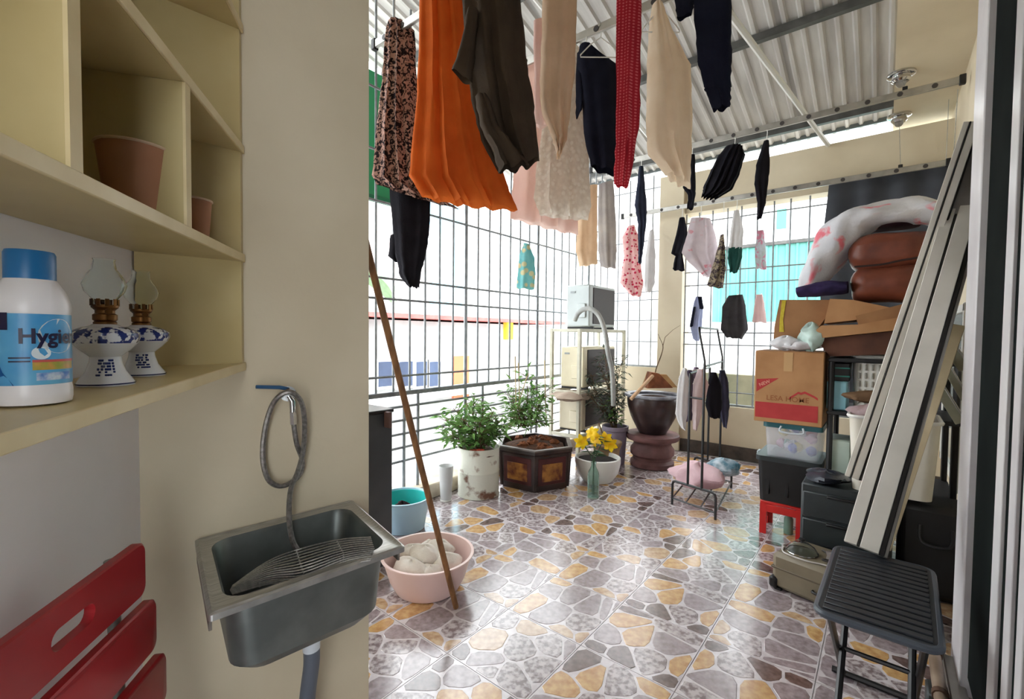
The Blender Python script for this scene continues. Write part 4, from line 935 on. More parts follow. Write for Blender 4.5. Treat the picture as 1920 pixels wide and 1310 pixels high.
solo('plank_offcut', MB().add(P+Q, [(0, 1, 2, 3)[::-1], (4, 5, 6, 7), (0, 1, 5, 4), (1, 2, 6, 5), (2, 3, 7, 6), (3, 0, 4, 7)]), mat('pale_plank', (206, 168, 116), (180, 140, 92), rough=.7, scale=6), 'pale wooden offcut standing behind the clay block in the urn', 'plank', smooth=False)
solo('wooden_stick', MB().tube([atD(1183, 748, Du-.30), atD(1224, 704, Du-.16)], .017, 8), mat('peeled_stick', (214, 178, 142), (192, 150, 116), rough=.7, scale=9), 'peeled wooden stick lying over the rim of the urn', 'stick')
mb = MB(); D_ = Du+.05
mb.tube(spline([atD(x, y, D_) for x, y in ((1226, 718), (1230, 692), (1240, 665), (1243, 648), (1236, 632))], 4), [.006]*9+[.005]*4+[.003]*4, 6)
mb.tube([atD(1243, 648, D_), atD(1247, 632, D_), atD(1262, 618, D_+.05), atD(1275, 610, D_+.1)], [.004, .003, .002, .0015], 5); mb.tube([atD(1240, 640, D_), atD(1234, 626, D_-.05)], .002, 5)
solo('bare_twig', mb, M_stem, 'bare forked twig standing up out of the urn', 'twig')
# clay pot and dark foliage plant
c = Vector((-2.06, 4.00, 0))
cpot = thing('clay_pot', 'plain tan clay pot squeezed between bowl pot and stone stool', 'pot', c)
part('pot_body', MB().lathe([(.09, 0), (.10, .004), (.125, .22), (.14, .27), (.145, .275), (.145, .30), (.13, .30), (.125, .27), (0, .26)], 30), mat('tan_clay', (178, 150, 116), (140, 112, 84), rough=.85, scale=9, bump=.2), cpot)
part('dry_stalk', MB().tube(spline([(0, 0, .26), (.03, -.02, .36), (.1, -.06, .33), (.17, -.1, .28)], 5), [.01]*6+[.007]*5+[.005]*5, 6), M_stem, cpot)
part('dry_stalk', MB().tube(spline([(.0, .02, .26), (-.05, .0, .38), (-.1, .02, .46)], 5), .007, 6), M_stem, cpot)
c = Vector((-2.14, 4.34, 0))
fp = thing('feathery_plant', 'dark feathery leaved plant in a lilac pot before the air conditioner stand', 'potted plant', c)
part('pot', MB().lathe([(.09, 0), (.10, .004), (.12, .34), (.135, .35), (.135, .39), (.12, .39), (.115, .35), (0, .34)], 30), mat('lilac_pot', (164, 154, 172), (130, 122, 140), rough=.5, scale=6), fp)
Df = (Vector((c.x, c.y, .6))-CP).dot(CM @ Vector((0, 0, -1)))
st, lf = shrub((0, 0, .34), [atD(x, y, Df+dd)-c for x, y, dd in ((1100, 735, -.1), (1108, 700, 0), (1120, 672, .05), (1132, 655, 0), (1148, 668, .1), (1160, 690, 0), (1168, 670, .1), (1158, 725, -.1), (1112, 750, -.15), (1130, 700, -.1), (1142, 720, .1), (1098, 715, .05))], 21, .07, .011, 60, .10)
part('stems', st, M_stem, fp); tag(part('foliage', lf, mat('grey_green_leaf', (112, 124, 108), (70, 84, 72), rough=.5, scale=14, transl=.15), fp, smooth=False), kind='stuff')
st, lf = shrub((.03, -.02, .34), [atD(x, y, Df-.12+dd)-c for x, y, dd in ((1140, 760, 0), (1150, 775, .02), (1146, 745, 0))], 22, .07, .014, 14, .05)
part('bright_shoot', lf, M_leaf, fp, smooth=False)

# ================================================================ AIR CONDITIONERS ON THEIR STAND
AX0, AX1, AY0, AY1 = -2.69, -2.36, 3.97, 4.97
M_paintst = mat('cream_painted_steel', (206, 204, 186), (186, 182, 164), rough=.5, scale=8)
rk = thing('steel_stand', 'pale steel angle stand carrying the air conditioner units', 'stand', (AX1, AY0, 0))
ZT = 1.385
for x_ in (AX0, AX1):
    for y_ in (AY0, AY1): part('leg', MB().box((x_-AX1, y_-AY0, ZT/2), (.035, .035, ZT), .003), M_paintst, rk)
for z in (ZT-.015, .74, .30):
    for x_ in (AX0, AX1): part('side_rail', MB().box((x_-AX1, (AY1-AY0)/2, z), (.03, AY1-AY0, .032), .003), M_paintst, rk)
    for y_ in (AY0, AY1): part('cross_rail', MB().box(((AX0-AX1)/2, y_-AY0, z), (AX1-AX0, .03, .032), .003), M_paintst, rk)
def ac_unit(y0, y1, z0, h_, label, body, hose=False):
    o = thing('air_conditioner', label, 'air conditioner', ((AX0+AX1)/2, y0, z0), 0, 'outdoor air conditioner units on the stand')
    W = AX1-AX0-.05; L_ = y1-y0
    for y_ in (.06, L_-.06): part('foot', MB().box((0, y_, .012), (W+.03, .04, .024), .003), M_black, o)
    part('casing', MB().box((0, L_/2, .024+h_/2), (W, L_, h_), .012), body, o)
    part('coil_grille', MB().box((W/2+.002, L_/2+.02, .024+h_/2), (.012, L_-.10, h_-.06), .004), mat('dark_coil', (78, 72, 74), (58, 54, 56), rough=.6, scale=60, stretch=(1, 20, 1)), o, 'dark finned coil')
    part('terminal_cover', MB().box((W/2-.09, -.008, .024+h_*.38), (.10, .02, h_*.34), .006), body, o)
    part('badge', MB().box((-.06, -.003, .024+h_*.83), (.06, .006, .018), .002), mat('grey_badge', (150, 156, 158), rough=.4), o)
    return o
zac = ZT+.002; hac = .44
ac_unit(4.20, 4.78, zac, hac, 'white air conditioner unit with grey hose on top of the stand', mat('ac_white', (196, 204, 204), (182, 190, 190), rough=.4, scale=3))
ac_unit(4.10, 4.80, .757, .42, 'cream air conditioner unit on the middle shelf of the stand', mat('ac_cream', (224, 216, 188), (210, 200, 172), rough=.45, scale=3))
ac_unit(4.08, 4.78, .317, .36, 'beige air conditioner unit at the bottom of the stand', mat('ac_beige', (216, 208, 184), (200, 190, 166), rough=.45, scale=3))
hs = [atD(x, y, d_) for x, y, d_ in ((1078, 600, 4.68), (1086, 585, 4.60), (1104, 578, 4.50), (1122, 590, 4.45), (1134, 620, 4.42), (1140, 660, 4.45), (1148, 700, 4.5), (1150, 760, 4.55))]
solo('insulated_pipe', MB().tube(spline(hs, 6), .024, 10), mat('grey_insulation', (176, 178, 174), (150, 152, 150), rough=.7, scale=12, bump=.3), 'grey insulated pipe curving down from the top air conditioner', 'pipe')
solo('folded_tarpaulin', MB().blob((-2.48, 4.05, .70), (.20, .26, .05), 24, 8, .18, 5), cloth('dusty_tarp', (188, 172, 156), (158, 140, 126), 0, 6), 'dusty beige cloth tucked under the middle air conditioner', 'cloth')

# ================================================================ GARMENT RACK
FL_, FR_, RR_ = onZ(1260, 945, 0), onZ(1341, 974, 0), onZ(1371, 914, 0); RL_ = FL_+(RR_-FR_)
gk = thing('garment_rack', 'black tubular garment rack standing on the tiles', 'rack', FL_)
rt = .0095
def hoop(a, b): 
    z = .19; d_ = (b-a).normalized()*.03
    return [a+Vector((0, 0, .0)), a+Vector((0, 0, z-.03)), a+d_*.3+Vector((0, 0, z-.008)), a+d_+Vector((0, 0, z)), b-d_+Vector((0, 0, z)), b-d_*.3+Vector((0, 0, z-.008)), b+Vector((0, 0, z-.03)), b]
partw('base_hoop', MB().tube(hoop(FL_, FR_), rt, 8), M_blkmetal, gk); partw('base_hoop', MB().tube(hoop(RL_, RR_), rt, 8), M_blkmetal, gk)
z4 = Vector((0, 0, .05))
partw('cross_bar', MB().tube([FL_+z4, FR_+z4], .007, 8), M_blkmetal, gk); partw('cross_bar', MB().tube([RL_+z4, RR_+z4], .007, 8), M_blkmetal, gk)
for f in (.0, .33, .67, 1.0): partw('shoe_bar', MB().tube([FL_.lerp(FR_, f)+z4, RL_.lerp(RR_, f)+z4], .006, 8), M_blkmetal, gk)
f1, f2 = .37, .69; za_, zb_, zc_ = 1.04, 1.12, 1.385
u1, u2, v1, v2 = FL_.lerp(FR_, f1), FL_.lerp(FR_, f2), RL_.lerp(RR_, f1), RL_.lerp(RR_, f2); up = lambda p, z: Vector((p.x, p.y, z))
for a in (u1, v1): partw('upright', MB().tube([up(a, .185), up(a, za_)], rt, 8), M_blkmetal, gk)
for a in (u2, v2): partw('upright', MB().tube([up(a, .185), up(a, zb_)], rt, 8), M_blkmetal, gk)
sh_ = (FL_-FR_).normalized()*.05
partw('top_arm', MB().tube([up(u2, zb_), up(u2, zb_+.02), up(u2+sh_, zc_-.02), up(u2+sh_, zc_), up(v2+sh_, zc_), up(v2+sh_, zc_-.02), up(v2, zb_+.02), up(v2, zb_)], rt*.85, 8), M_blkmetal, gk)
partw('lower_rail', MB().tube([up(u1, za_), up(v1, za_)], rt*.85, 8), M_blkmetal, gk)
partw('lower_rail', MB().tube([up(u2, zb_-.02), up(v2, zb_-.02)], rt*.85, 8), M_blkmetal, gk)
for a, b in ((u1, u2), (v1, v2)): partw('brace', MB().tube([up(a, .86), up(b, .86)], rt*.8, 8), M_blkmetal, gk)
def rackg(name, label, rows, f, which, m, **k):
    rows = [((a+c)/2-(c-a)*.62, b, (a+c)/2+(c-a)*.62, d) for a, b, c, d in rows]
    a, b = (u1, v1) if which == 1 else (u2, v2); z = za_ if which == 1 else zb_-.02
    p = up(a.lerp(b, f), z); D = (p-CP).dot(CM @ Vector((0, 0, -1))); cx, cy_ = (rows[0][0]+rows[0][2])/2, (rows[0][1]+rows[0][3])/2
    o = atD(cx, cy_, D); g = solo(name, cloth_mb(rows, D, **k), m, label, 'clothes', origin=o, group='small clothes on the garment rack', sharp=80)
    partw('hanger', MB().tube([o-Vector((0, 0, .01)), p+Vector((0, 0, .012))], .003, 6).tube([atD(rows[1][0], rows[1][1], D), o, atD(rows[1][2], rows[1][3], D)], .003, 5), M_whitepl, g)
rackg('white_shirt', 'white shirt on the garment rack nearest the urn', [(1281, 690, 1286, 690), (1274, 710, 1290, 712), (1268, 775, 1286, 778), (1276, 800, 1284, 806)], .25, 1, MATS['white_cotton'], th=.02, fold=.008, nf=1.5, seed=50)
rackg('grey_shirt', 'dark purple grey shirt next to the white shirt on the rack', [(1290, 694, 1296, 694), (1284, 712, 1300, 712), (1285, 770, 1299, 768), (1286, 790, 1296, 786)], .45, 1, cloth('purple_grey', (84, 74, 92), (66, 58, 74), .08), th=.02, fold=.008, nf=1.5, seed=51)
rackg('lilac_top', 'lilac top at the back of the garment rack', [(1302, 688, 1308, 688), (1296, 702, 1316, 702), (1298, 735, 1312, 738)], .8, 1, cloth('lilac_cotton', (156, 138, 152), (120, 104, 124), .15), th=.02, fold=.008, nf=1.5, seed=52)
rackg('blush_trousers', 'white and blush child trousers hanging mid rack', [(1309, 692, 1318, 692), (1302, 720, 1326, 722), (1300, 770, 1316, 770), (1300, 804, 1305, 808)], .15, 2, cloth('blush_cotton', (230, 214, 214), (216, 196, 198), .3), th=.02, fold=.008, nf=1.5, seed=53)
rackg('black_shirt', 'black shirt hanging on the right side of the garment rack', [(1334, 698, 1342, 698), (1328, 720, 1350, 722), (1326, 760, 1351, 762), (1332, 783, 1348, 784)], .55, 2, C_black, th=.025, fold=.008, nf=1.5, seed=54)
rackg('denim_trousers', 'dark denim child trousers at the far right of the rack', [(1350, 694, 1358, 694), (1348, 715, 1364, 716), (1350, 765, 1366, 762), (1356, 798, 1362, 803)], .75, 2, cloth('dark_denim', (68, 66, 84), (46, 46, 60), .05), th=.02, fold=.006, nf=1.5, seed=55)
# heap of clothes on the rack base
hb_ = FL_.lerp(RR_, .55); hb_.z = .05
solo('pink_bedding', MB().blob((hb_.x-.06, hb_.y-.02, .155), (.19, .17, .10), 30, 14, .16, 13), cloth('pink_bed', (238, 206, 212), (226, 190, 198), .1, 8), 'pale pink cloth heap lying on the base of the garment rack', 'laundry')
solo('teal_towel', MB().blob((hb_.x+.10, hb_.y+.14, .22), (.13, .11, .07), 20, 10, .14, 6), cloth('teal_white_towel', (70, 122, 142), (196, 206, 214), .05, 14), 'teal and white towel heaped at the back of the rack base', 'towel')
# ================================================================ STORED THINGS ALONG THE RIGHT WALL
def ext(poly, Y, dep, bev=0):
    P = [onY(x, y, Y) for x, y in poly]; n = len(P); Q = [p+Vector((0, dep, 0)) for p in P]
    return MB().add(P+Q, [tuple(range(n)), tuple(range(n, 2*n))[::-1]]+[(i, (i+1) % n, n+(i+1) % n, n+i) for i in range(n)])
M_card = mat('cardboard', (186, 140, 96), (168, 122, 80), rough=.8, scale=5, bump=.08)
M_card2 = mat('brown_cardboard', (162, 118, 78), (140, 98, 64), rough=.8, scale=5, bump=.1)
M_lid = mat('teal_lid', (42, 98, 106), (34, 84, 92), rough=.4, scale=6)
YF = 3.42
zt0 = .225
# stool under the tote
sc = Vector((-.50, 3.57, 0)); M_reds = mat('red_plastic', (208, 44, 40), (186, 32, 32), rough=.35, scale=6)
so = thing('red_stool', 'small red plastic stool under the black tote', 'stool', sc)
part('seat', MB().box((0, 0, zt0-.012), (.25, .25, .022), .006), M_reds, so)
for sx in (-1, 1):
    for sy in (-1, 1):
        part('leg', MB().prism([(sx*.125, sy*.125), (sx*.085, sy*.125), (sx*.085, sy*.110), (sx*.110, sy*.110), (sx*.110, sy*.085), (sx*.125, sy*.085)], 0, zt0-.02), M_reds, so)
for sx, sy in ((0, -1), (0, 1)): part('apron', MB().box((0, sy*.118, zt0-.05), (.24, .012, .05), .003), M_reds, so)
for sx in (-1, 1): part('stretcher', MB().box((sx*.118, 0, .07), (.012, .24, .035), .003), M_reds, so)
# tote
def tapered(x0, x1, y0, y1, z0, z1, k=.05, r=.03):
    cx, cy = (x0+x1)/2, (y0+y1)/2; w_, d_ = (x1-x0)/2, (y1-y0)/2
    return cx, cy, w_, d_
def bin_body(w_, d_, h_, k, r, t=.004):
    mb, n = loft(MB(), [(rrect(w_*(1-k), d_*(1-k), r), 0), (rrect(w_, d_, r), h_), (rrect(w_-t, d_-t, r), h_), (rrect(w_*(1-k)-t, d_*(1-k)-t, r), .006)])
    mb.f += [list(range(n))[::-1], list(range(3*n, 4*n))]; mb.m += [0, 0]; return mb
tx0, tx1 = -.655, -.285; tz0, tz1 = zt0, .53
to = thing('black_tote', 'black plastic tote box standing on the red stool', 'storage box', ((tx0+tx1)/2, YF+.2, tz0))
part('body', bin_body(.175, .19, tz1-tz0-.03, .08, .03), M_black, to)
part('lid', MB().prism(rrect(.186, .20, .03), tz1-tz0-.032, tz1-tz0), M_dark, to)
for i in (-1, 0, 1): part('rib', MB().box((i*.11, -.184, .14), (.02, .012, .20), .003, M=Matrix.Rotation(-.05, 4, 'X')), M_black, to)
part('clip', MB().box((-.19, -.06, tz1-tz0-.02), (.018, .06, .05), .004), mat('grey_clip', (176, 186, 192), rough=.4), to)
# clear bin
bz0, bz1 = tz1, .762
cbn = thing('clear_bin', 'clear plastic storage bin with teal lid full of toys', 'storage box', ((-.615-.285)/2, YF+.19, bz0))
M_clear = mat('cloudy_clear_plastic', (226, 228, 236), rough=.25, alpha=.28)
part('body', bin_body(.158, .175, bz1-bz0-.03, .08, .03), M_clear, cbn)
ld = part('lid', MB().prism(rrect(.168, .185, .03), bz1-bz0-.035, bz1-bz0), M_lid, cbn, 'teal lid')
part('handle', MB().tube(spline([(-.06, -.186, bz1-bz0-.02), (-.058, -.196, bz1-bz0-.055), (.058, -.196, bz1-bz0-.055), (.06, -.186, bz1-bz0-.02)], 5), .006, 6), mat('pale_handle', (206, 214, 220), rough=.4), cbn)
cols = [(90, 110, 200), (226, 210, 120), (230, 230, 236), (206, 120, 140), (150, 190, 180), (214, 170, 190), (120, 130, 190), (200, 200, 210)]
for i in range(14):
    rn = random.Random(i+9); p = Vector(cbn.location)+Vector((rn.uniform(-.11, .11), rn.uniform(-.13, .1), .045+.09*(i//8)+rn.uniform(0, .02)))
    solo('toy', MB().blob(p, (.032, .03, .03), 10, 7, .15, i), mat('toy_colour_%d' % (i % 8), cols[i % 8], rough=.5), 'small %s toy inside the clear bin' % ('blue', 'yellow', 'white', 'rose red', 'sea green', 'pink', 'violet', 'pale grey')[i % 8], 'toy', group='toys in the clear bin')
# printed carton
kx0, kx1 = -.668, -.287; kz0, kz1 = bz1, 1.228
ct_ = thing('printed_carton', 'brown cardboard carton with red band and roof logo', 'carton', ((kx0+kx1)/2, 3.40, kz0))
w_ = kx1-kx0; h_ = kz1-kz0
part('box', MB().box((0, .19, h_/2), (w_, .38, h_), .004), M_card, ct_)
M_rp = mat('red_print', (184, 58, 58), (170, 48, 50), rough=.7, scale=9)
part('red_band', MB().box((-.008, -.0008, h_*.17), (w_*.92, .0016, h_*.22)), M_rp, ct_)
part('red_corner', MB().add([(-w_*.47, -.001, h_*.60), (-w_*.13, -.001, h_*.63), (-w_*.47, -.001, h_*.42)], [(0, 2, 1)]), M_rp, ct_)
tx = text_mb('NEW', .030, .0004); tx.xf(Matrix.Translation((-w_*.335, -.0022, h_*.53)) @ Matrix.Rotation(math.radians(-26), 4, 'Y') @ Matrix.Rotation(math.pi/2, 4, 'X'))
part('lettering', tx, mat('pale_print', (222, 160, 140), rough=.7), ct_, smooth=False)
tx = text_mb('LESA HOME', .046, .0003); tx.xf(Matrix.Translation((.0, -.0015, h_*.315)) @ Matrix.Rotation(math.pi/2, 4, 'X'))
M_bp = mat('brown_print', (150, 92, 56), rough=.8); part('lettering', tx, M_bp, ct_, smooth=False)
mk = MB(); L_ = [(.01, .37), (.06, .46), (.075, .45), (.095, .47), (.145, .42), (.165, .39)]
for (a, b), (c, d) in zip(L_[:-1], L_[1:]): mk.add([(a, -.0015, h_*b), (c, -.0015, h_*d), (c, -.0015, h_*d-.014), (a, -.0015, h_*b-.014)], [(0, 3, 2, 1)])
part('logo_roof', mk, M_rp, ct_)
part('flap', MB().box((0, .10, h_+.002), (w_-.004, .19, .004)), M_card2, ct_); part('flap', MB().box((0, .285, h_+.003), (w_-.004, .18, .004)), M_card2, ct_)
part('tape', MB().box((0, -.001, h_*.86), (.05, .002, h_*.26)), mat('clear_tape', (196, 158, 112), rough=.3), ct_)
# plastic sacks on the carton
for i, (x0_, y0_, rr, col, lab) in enumerate(((1474, 646, (.075, .05, .045), (226, 226, 230), 'crumpled white plastic bag on the left of the carton top'), (1500, 650, (.10, .055, .03), (232, 228, 232), 'flattened white plastic bag on the carton top'), (1522, 622, (.07, .055, .085), (196, 220, 212), 'pale green and clear plastic bag on the carton top'))):
    p = onY(x0_, y0_, 3.46); p.z = kz1+.010+rr[2]*1.0
    solo('plastic_bag', MB().blob(p, rr, 22, 12, .16, i+3), mat('bag_film_%d' % i, col, tuple(v*.86 for v in col), rough=.3, scale=12), lab, 'bag')
# black shelf rack carrying the heap
bx0, bx1, by0, by1 = -.27, .33, 3.42, 3.95
br_ = thing('black_shelf_rack', 'black plastic shelf rack half hidden behind the cartons', 'rack', (bx0, by0, 0))
for x_ in (bx0+.02, bx1-.02):
    for y_ in (by0+.02, by1-.02): part('post', MB().tube([(x_-bx0, y_-by0, 0), (x_-bx0, y_-by0, 1.19)], .016, 8), M_black, br_)
for z in (.42, .86, 1.185):
    part('shelf', MB().box(((bx1-bx0)/2, (by1-by0)/2, z), (bx1-bx0, by1-by0, .025), .006), M_black, br_)
# things on the rack shelves
p0, p1 = onY(1552, 742, 3.46), onY(1588, 698, 3.46)
solo('light_blue_box', MB().box(((p0.x+p1.x)/2, 3.56, .8735+.09), (.105, .2, .18), .008), mat('light_blue_plastic', (150, 206, 222), (136, 192, 210), rough=.35, scale=5), 'light blue plastic box beside the printed carton', 'box')
ds = thing('dark_crate', 'dark crate with thin teal edges above the light blue box', 'crate', (-.215, 3.56, 1.055))
part('body', MB().box((0, 0, .055), (.11, .2, .11), .005), M_black, ds)
for z in (.030, .080): part('edge', MB().box((0, -.101, z), (.11, .004, .008)), mat('teal_edge', (40, 120, 110), rough=.4), ds)
bk0, bk1 = onY(1591, 720, 3.5).x, onY(1591, 720, 3.5).x+.36
lk = thing('laundry_basket', 'white slotted laundry basket on the black shelf rack', 'basket', ((bk0+bk1)/2, 3.66, .8735))
part('body', bin_body(.165, .17, .335, .06, .06), M_whitepl, lk)
part('rim', MB().tube([(x, y, .335) for x, y in rrect(.168, .173, .06)], .008, 6, closed=True), M_whitepl, lk)
for r_ in range(5):
    for c_ in range(9):
        part('slot', MB().box((-.13+.0325*c_, -.167-.0005*r_*3+.004, .07+.05*r_), (.010, .012, .036), .002), mat('slot_grey', (172, 170, 162), rough=.6), lk)
# drawer cabinet, tub
cx0, cx1 = -.345, .06; cz = .50; cyf = 3.03
cab = thing('drawer_cabinet', 'dark grey plastic drawer cabinet in front of the black tote', 'cabinet', ((cx0+cx1)/2, cyf, 0))
part('body', MB().box((0, .20, cz/2), (cx1-cx0, .38, cz), .008), M_dark, cab)
for i in range(3):
    d_ = part('drawer', MB().box((0, .004, .085+.152*i), (cx1-cx0-.02, .02, .142), .006), M_dark, cab)
    part('handle', MB().box((0, -.012, .145+.152*i), (.16, .022, .014), .004), M_black, d_)
solo('black_sack', MB().blob((-.235, 3.13, cz+.036), (.095, .12, .036), 20, 8, .12, 4), mat('glossy_black_film', (58, 62, 74), (36, 40, 50), rough=.25, scale=9), 'glossy black plastic sack on the drawer cabinet', 'bag')
tub_ = thing('white_tub', 'big white plastic tub on the drawer cabinet behind the leaning profiles', 'tub', (.045, 3.23, cz+.001))
part('body', bin_body(.185, .175, .40, .12, .05), mat('milky_plastic', (232, 228, 216), (220, 214, 200), rough=.35, scale=5), tub_)
part('rim', MB().tube([(x, y, .40) for x, y in rrect(.188, .178, .05)], .010, 6, closed=True), M_whitepl, tub_)
solo('folded_cloth', MB().blob((.02, 3.18, cz+.40), (.16, .15, .07), 22, 9, .14, 7), cloth('mauve_grey', (172, 152, 156), (140, 118, 116), 0, 9), 'mauve grey cloth heaped in the white tub', 'cloth')
solo('brown_cloth', MB().blob((-.02, 3.26, cz+.49), (.15, .10, .035), 20, 8, .12, 8), cloth('brown_blanket', (112, 88, 66), (88, 66, 48), 0, 9), 'brown blanket folded on the mauve cloth', 'cloth')
gbx = solo('pale_green_box', MB().box((-.20, 3.56, .4335+.13), (.12, .22, .26), .01), mat('pale_green_plastic', (190, 206, 196), (176, 192, 182), rough=.4, scale=5), 'pale green plastic box on the lower rack shelf', 'box')
bs_ = thing('upright_bag', 'black upright travel bag on the floor below the white tub', 'bag', (.225, 3.10, 0))
part('body', MB().box((0, .12, .245), (.29, .26, .47), .03), M_black, bs_)
part('strap', MB().tube(spline([(-.06, -.012, .38), (-.05, -.03, .30), (.05, -.03, .30), (.06, -.012, .38)], 5), .008, 6), M_blkmetal, bs_)
for x_ in (-.1, .1): part('wheel', MB().lathe([(.0, -.012), (.02, -.012), (.02, .012), (0, .012)], 12, (x_, .02, .02), Matrix.Rotation(math.pi/2, 4, 'Y')), M_dark, bs_)
# cardboard heap on top
tcar = solo('taped_carton', ext([(1462, 562), (1556, 562), (1552, 590), (1536, 612), (1515, 640), (1450, 640), (1452, 612)], 3.57, .16), [M_card2], 'brown carton piece with yellow tape standing above the printed carton', 'carton', smooth=False)
partw('tape_strip', ext([(1466, 563), (1474, 563), (1468, 600), (1470, 622), (1461, 622), (1462, 600)], 3.567, .003), mat('yellow_tape', (206, 190, 60), (190, 166, 40), rough=.5, scale=40), tcar, 'yellow printed tape', smooth=False)
for i, (pl_, Y_, dp, m_, lab) in enumerate((([(1556, 560), (1600, 562), (1668, 576), (1650, 590), (1602, 600), (1545, 606)], 3.46, .40, M_card, 'light brown flattened carton leaf on top of the cardboard heap'),
        ([(1604, 592), (1700, 568), (1704, 580), (1696, 602), (1610, 612)], 3.43, .40, M_card2, 'corrugated carton end facing out of the cardboard heap'),
        ([(1530, 618), (1540, 610), (1612, 608), (1700, 592), (1700, 604), (1690, 618), (1534, 634)], 3.41, .42, M_card, 'flattened carton lying along the front of the cardboard heap'),
        ([(1530, 636), (1690, 619), (1672, 664), (1556, 668)], 3.45, .45, mat('dark_brown_card', (104, 66, 50), (80, 50, 40), rough=.8, scale=6), 'dark brown carton at the bottom of the cardboard heap'))):
    solo('flattened_carton', ext(pl_, Y_, dp), m_, lab, 'carton', smooth=False)
# brown leather bag: two soft halves
M_lea = mat('brown_leather', (132, 72, 52), (100, 52, 40), rough=.42, scale=7, bump=.2, bscale=14)
def cushion(px0, px1, py0, py1, Y, dep, seed, amp=.06):
    a, b = onY(px0, py1, Y), onY(px1, py0, Y); c = (a+b)/2; rn = random.Random(seed); ph = [rn.uniform(0, 6.28) for _ in range(5)]
    def fn(u, v):
        t = u*2*math.pi; s_ = (v-.5)*math.pi; e = .38
        sg = lambda q, p: math.copysign(abs(q)**p, q)
        y = sg(math.cos(t), .6)*sg(math.cos(s_), e); z = sg(math.sin(t), .7)*sg(math.cos(s_), e); x = sg(math.sin(s_), .6)
        k = 1+amp*(math.sin(3*t+ph[0]+2*s_)+.6*math.sin(7*x+ph[1])+.5*math.sin(9*z+ph[2]))
        return (c.x+x*(b.x-a.x)/2*(1+amp*.4*math.sin(5*z+ph[3])), c.y+dep/2+y*dep/2*k, c.z+z*(b.z-a.z)/2*(1+amp*math.sin(4*x+ph[4])))
    return MB().grid(fn, 28, 16, wrap=True)
lb_ = thing('leather_bag', 'brown leather bag stuffed on top of the cardboard heap', 'bag', onY(1670, 560, 3.5))
partw('upper_side', cushion(1588, 1764, 420, 508, 3.50, .34, 1), M_lea, lb_); partw('lower_side', cushion(1592, 1750, 488, 566, 3.48, .36, 2), M_lea, lb_)
partw('seam', MB().tube(spline([onY(x, y, 3.485) for x, y in ((1602, 500), (1650, 496), (1690, 488), (1740, 480))], 5), .006, 6), mat('dark_seam', (48, 28, 26), rough=.6), lb_)
# white floral duvet arching over
def sock(path, Y, rs, dep, seed, amp=.05):
    P = spline([onY(x, y, Y) for x, y in path], 6); n = len(P); rn = random.Random(seed); ph = [rn.uniform(0, 6.28) for _ in range(3)]; mb = MB(); seg = 20
    for i, p in enumerate(P):
        t = (P[min(i+1, n-1)]-P[max(i-1, 0)]).normalized(); u_ = Vector((0, 1, 0)); v_ = t.cross(u_).normalized()
        f = i/(n-1)*(len(rs)-1); a = int(min(f, len(rs)-2)); r = rs[a]+(rs[a+1]-rs[a])*(f-a)
        for k in range(seg):
            q = k*2*math.pi/seg; w_ = 1+amp*(math.sin(3*q+ph[0]+i*.5)+.7*math.sin(5*q+ph[1]-i*.7))
            mb.v.append(p+v_*math.cos(q)*r*w_+u_*math.sin(q)*dep*w_)
    for i in range(n-1):
        for k in range(seg): mb.f.append([i*seg+k, i*seg+(k+1) % seg, (i+1)*seg+(k+1) % seg, (i+1)*seg+k]); mb.m.append(0)
    mb.f += [list(range(seg))[::-1], [(n-1)*seg+k for k in range(seg)]]; mb.m += [0, 0]; return mb
dv = solo('floral_duvet', sock([(1512, 548), (1532, 512), (1560, 464), (1596, 424), (1650, 404), (1716, 396), (1772, 402)], 3.66, [.05, .085, .115, .10, .075, .07, .06], .17, 4, .09), cloth('white_floral', (226, 226, 230), (206, 206, 212), .05, 6, 'blooms', (232, 128, 140), 7), 'white floral duvet in a clear bag arching over the leather bag', 'bedding', sharp=80)
solo('purple_blanket', sock([(1496, 548), (1530, 543), (1560, 540), (1590, 538)], 3.52, [.03, .045, .045, .035], .10, 5), cloth('deep_purple', (62, 50, 92), (40, 34, 60), 0, 9), 'rolled dark purple blanket under the lower end of the floral duvet', 'blanket', sharp=80)
solo('maroon_cushion', cushion(1618, 1730, 405, 430, 3.62, .2, 6, .03), cloth('maroon_cloth', (70, 42, 50), (54, 32, 40), 0, 6), 'dark maroon cushion between duvet and leather bag', 'cushion', sharp=80)
# dark tarpaulin over the right end of the window
tp_ = MB(); a, b = onY(1549, 380, 5.30).x, XR-.01
def tfn(u, v): x = a+(b-a)*u+(.03*math.sin(6*v+1))*(1-u); return (x, 5.30+.012*math.sin(22*u+3*v), .62+(2.80-.62)*v)
tp_.grid(tfn, 24, 10); n0 = len(tp_.v); tp_.grid(lambda u, v: Vector(tfn(u, v))+Vector((0, .006, 0)), 24, 10)
solo('dark_tarpaulin', tp_, mat('charcoal_tarp', (58, 62, 70), (44, 48, 56), rough=.6, scale=4), 'dark charcoal tarpaulin covering the right end of the back window', 'tarpaulin', sharp=80)
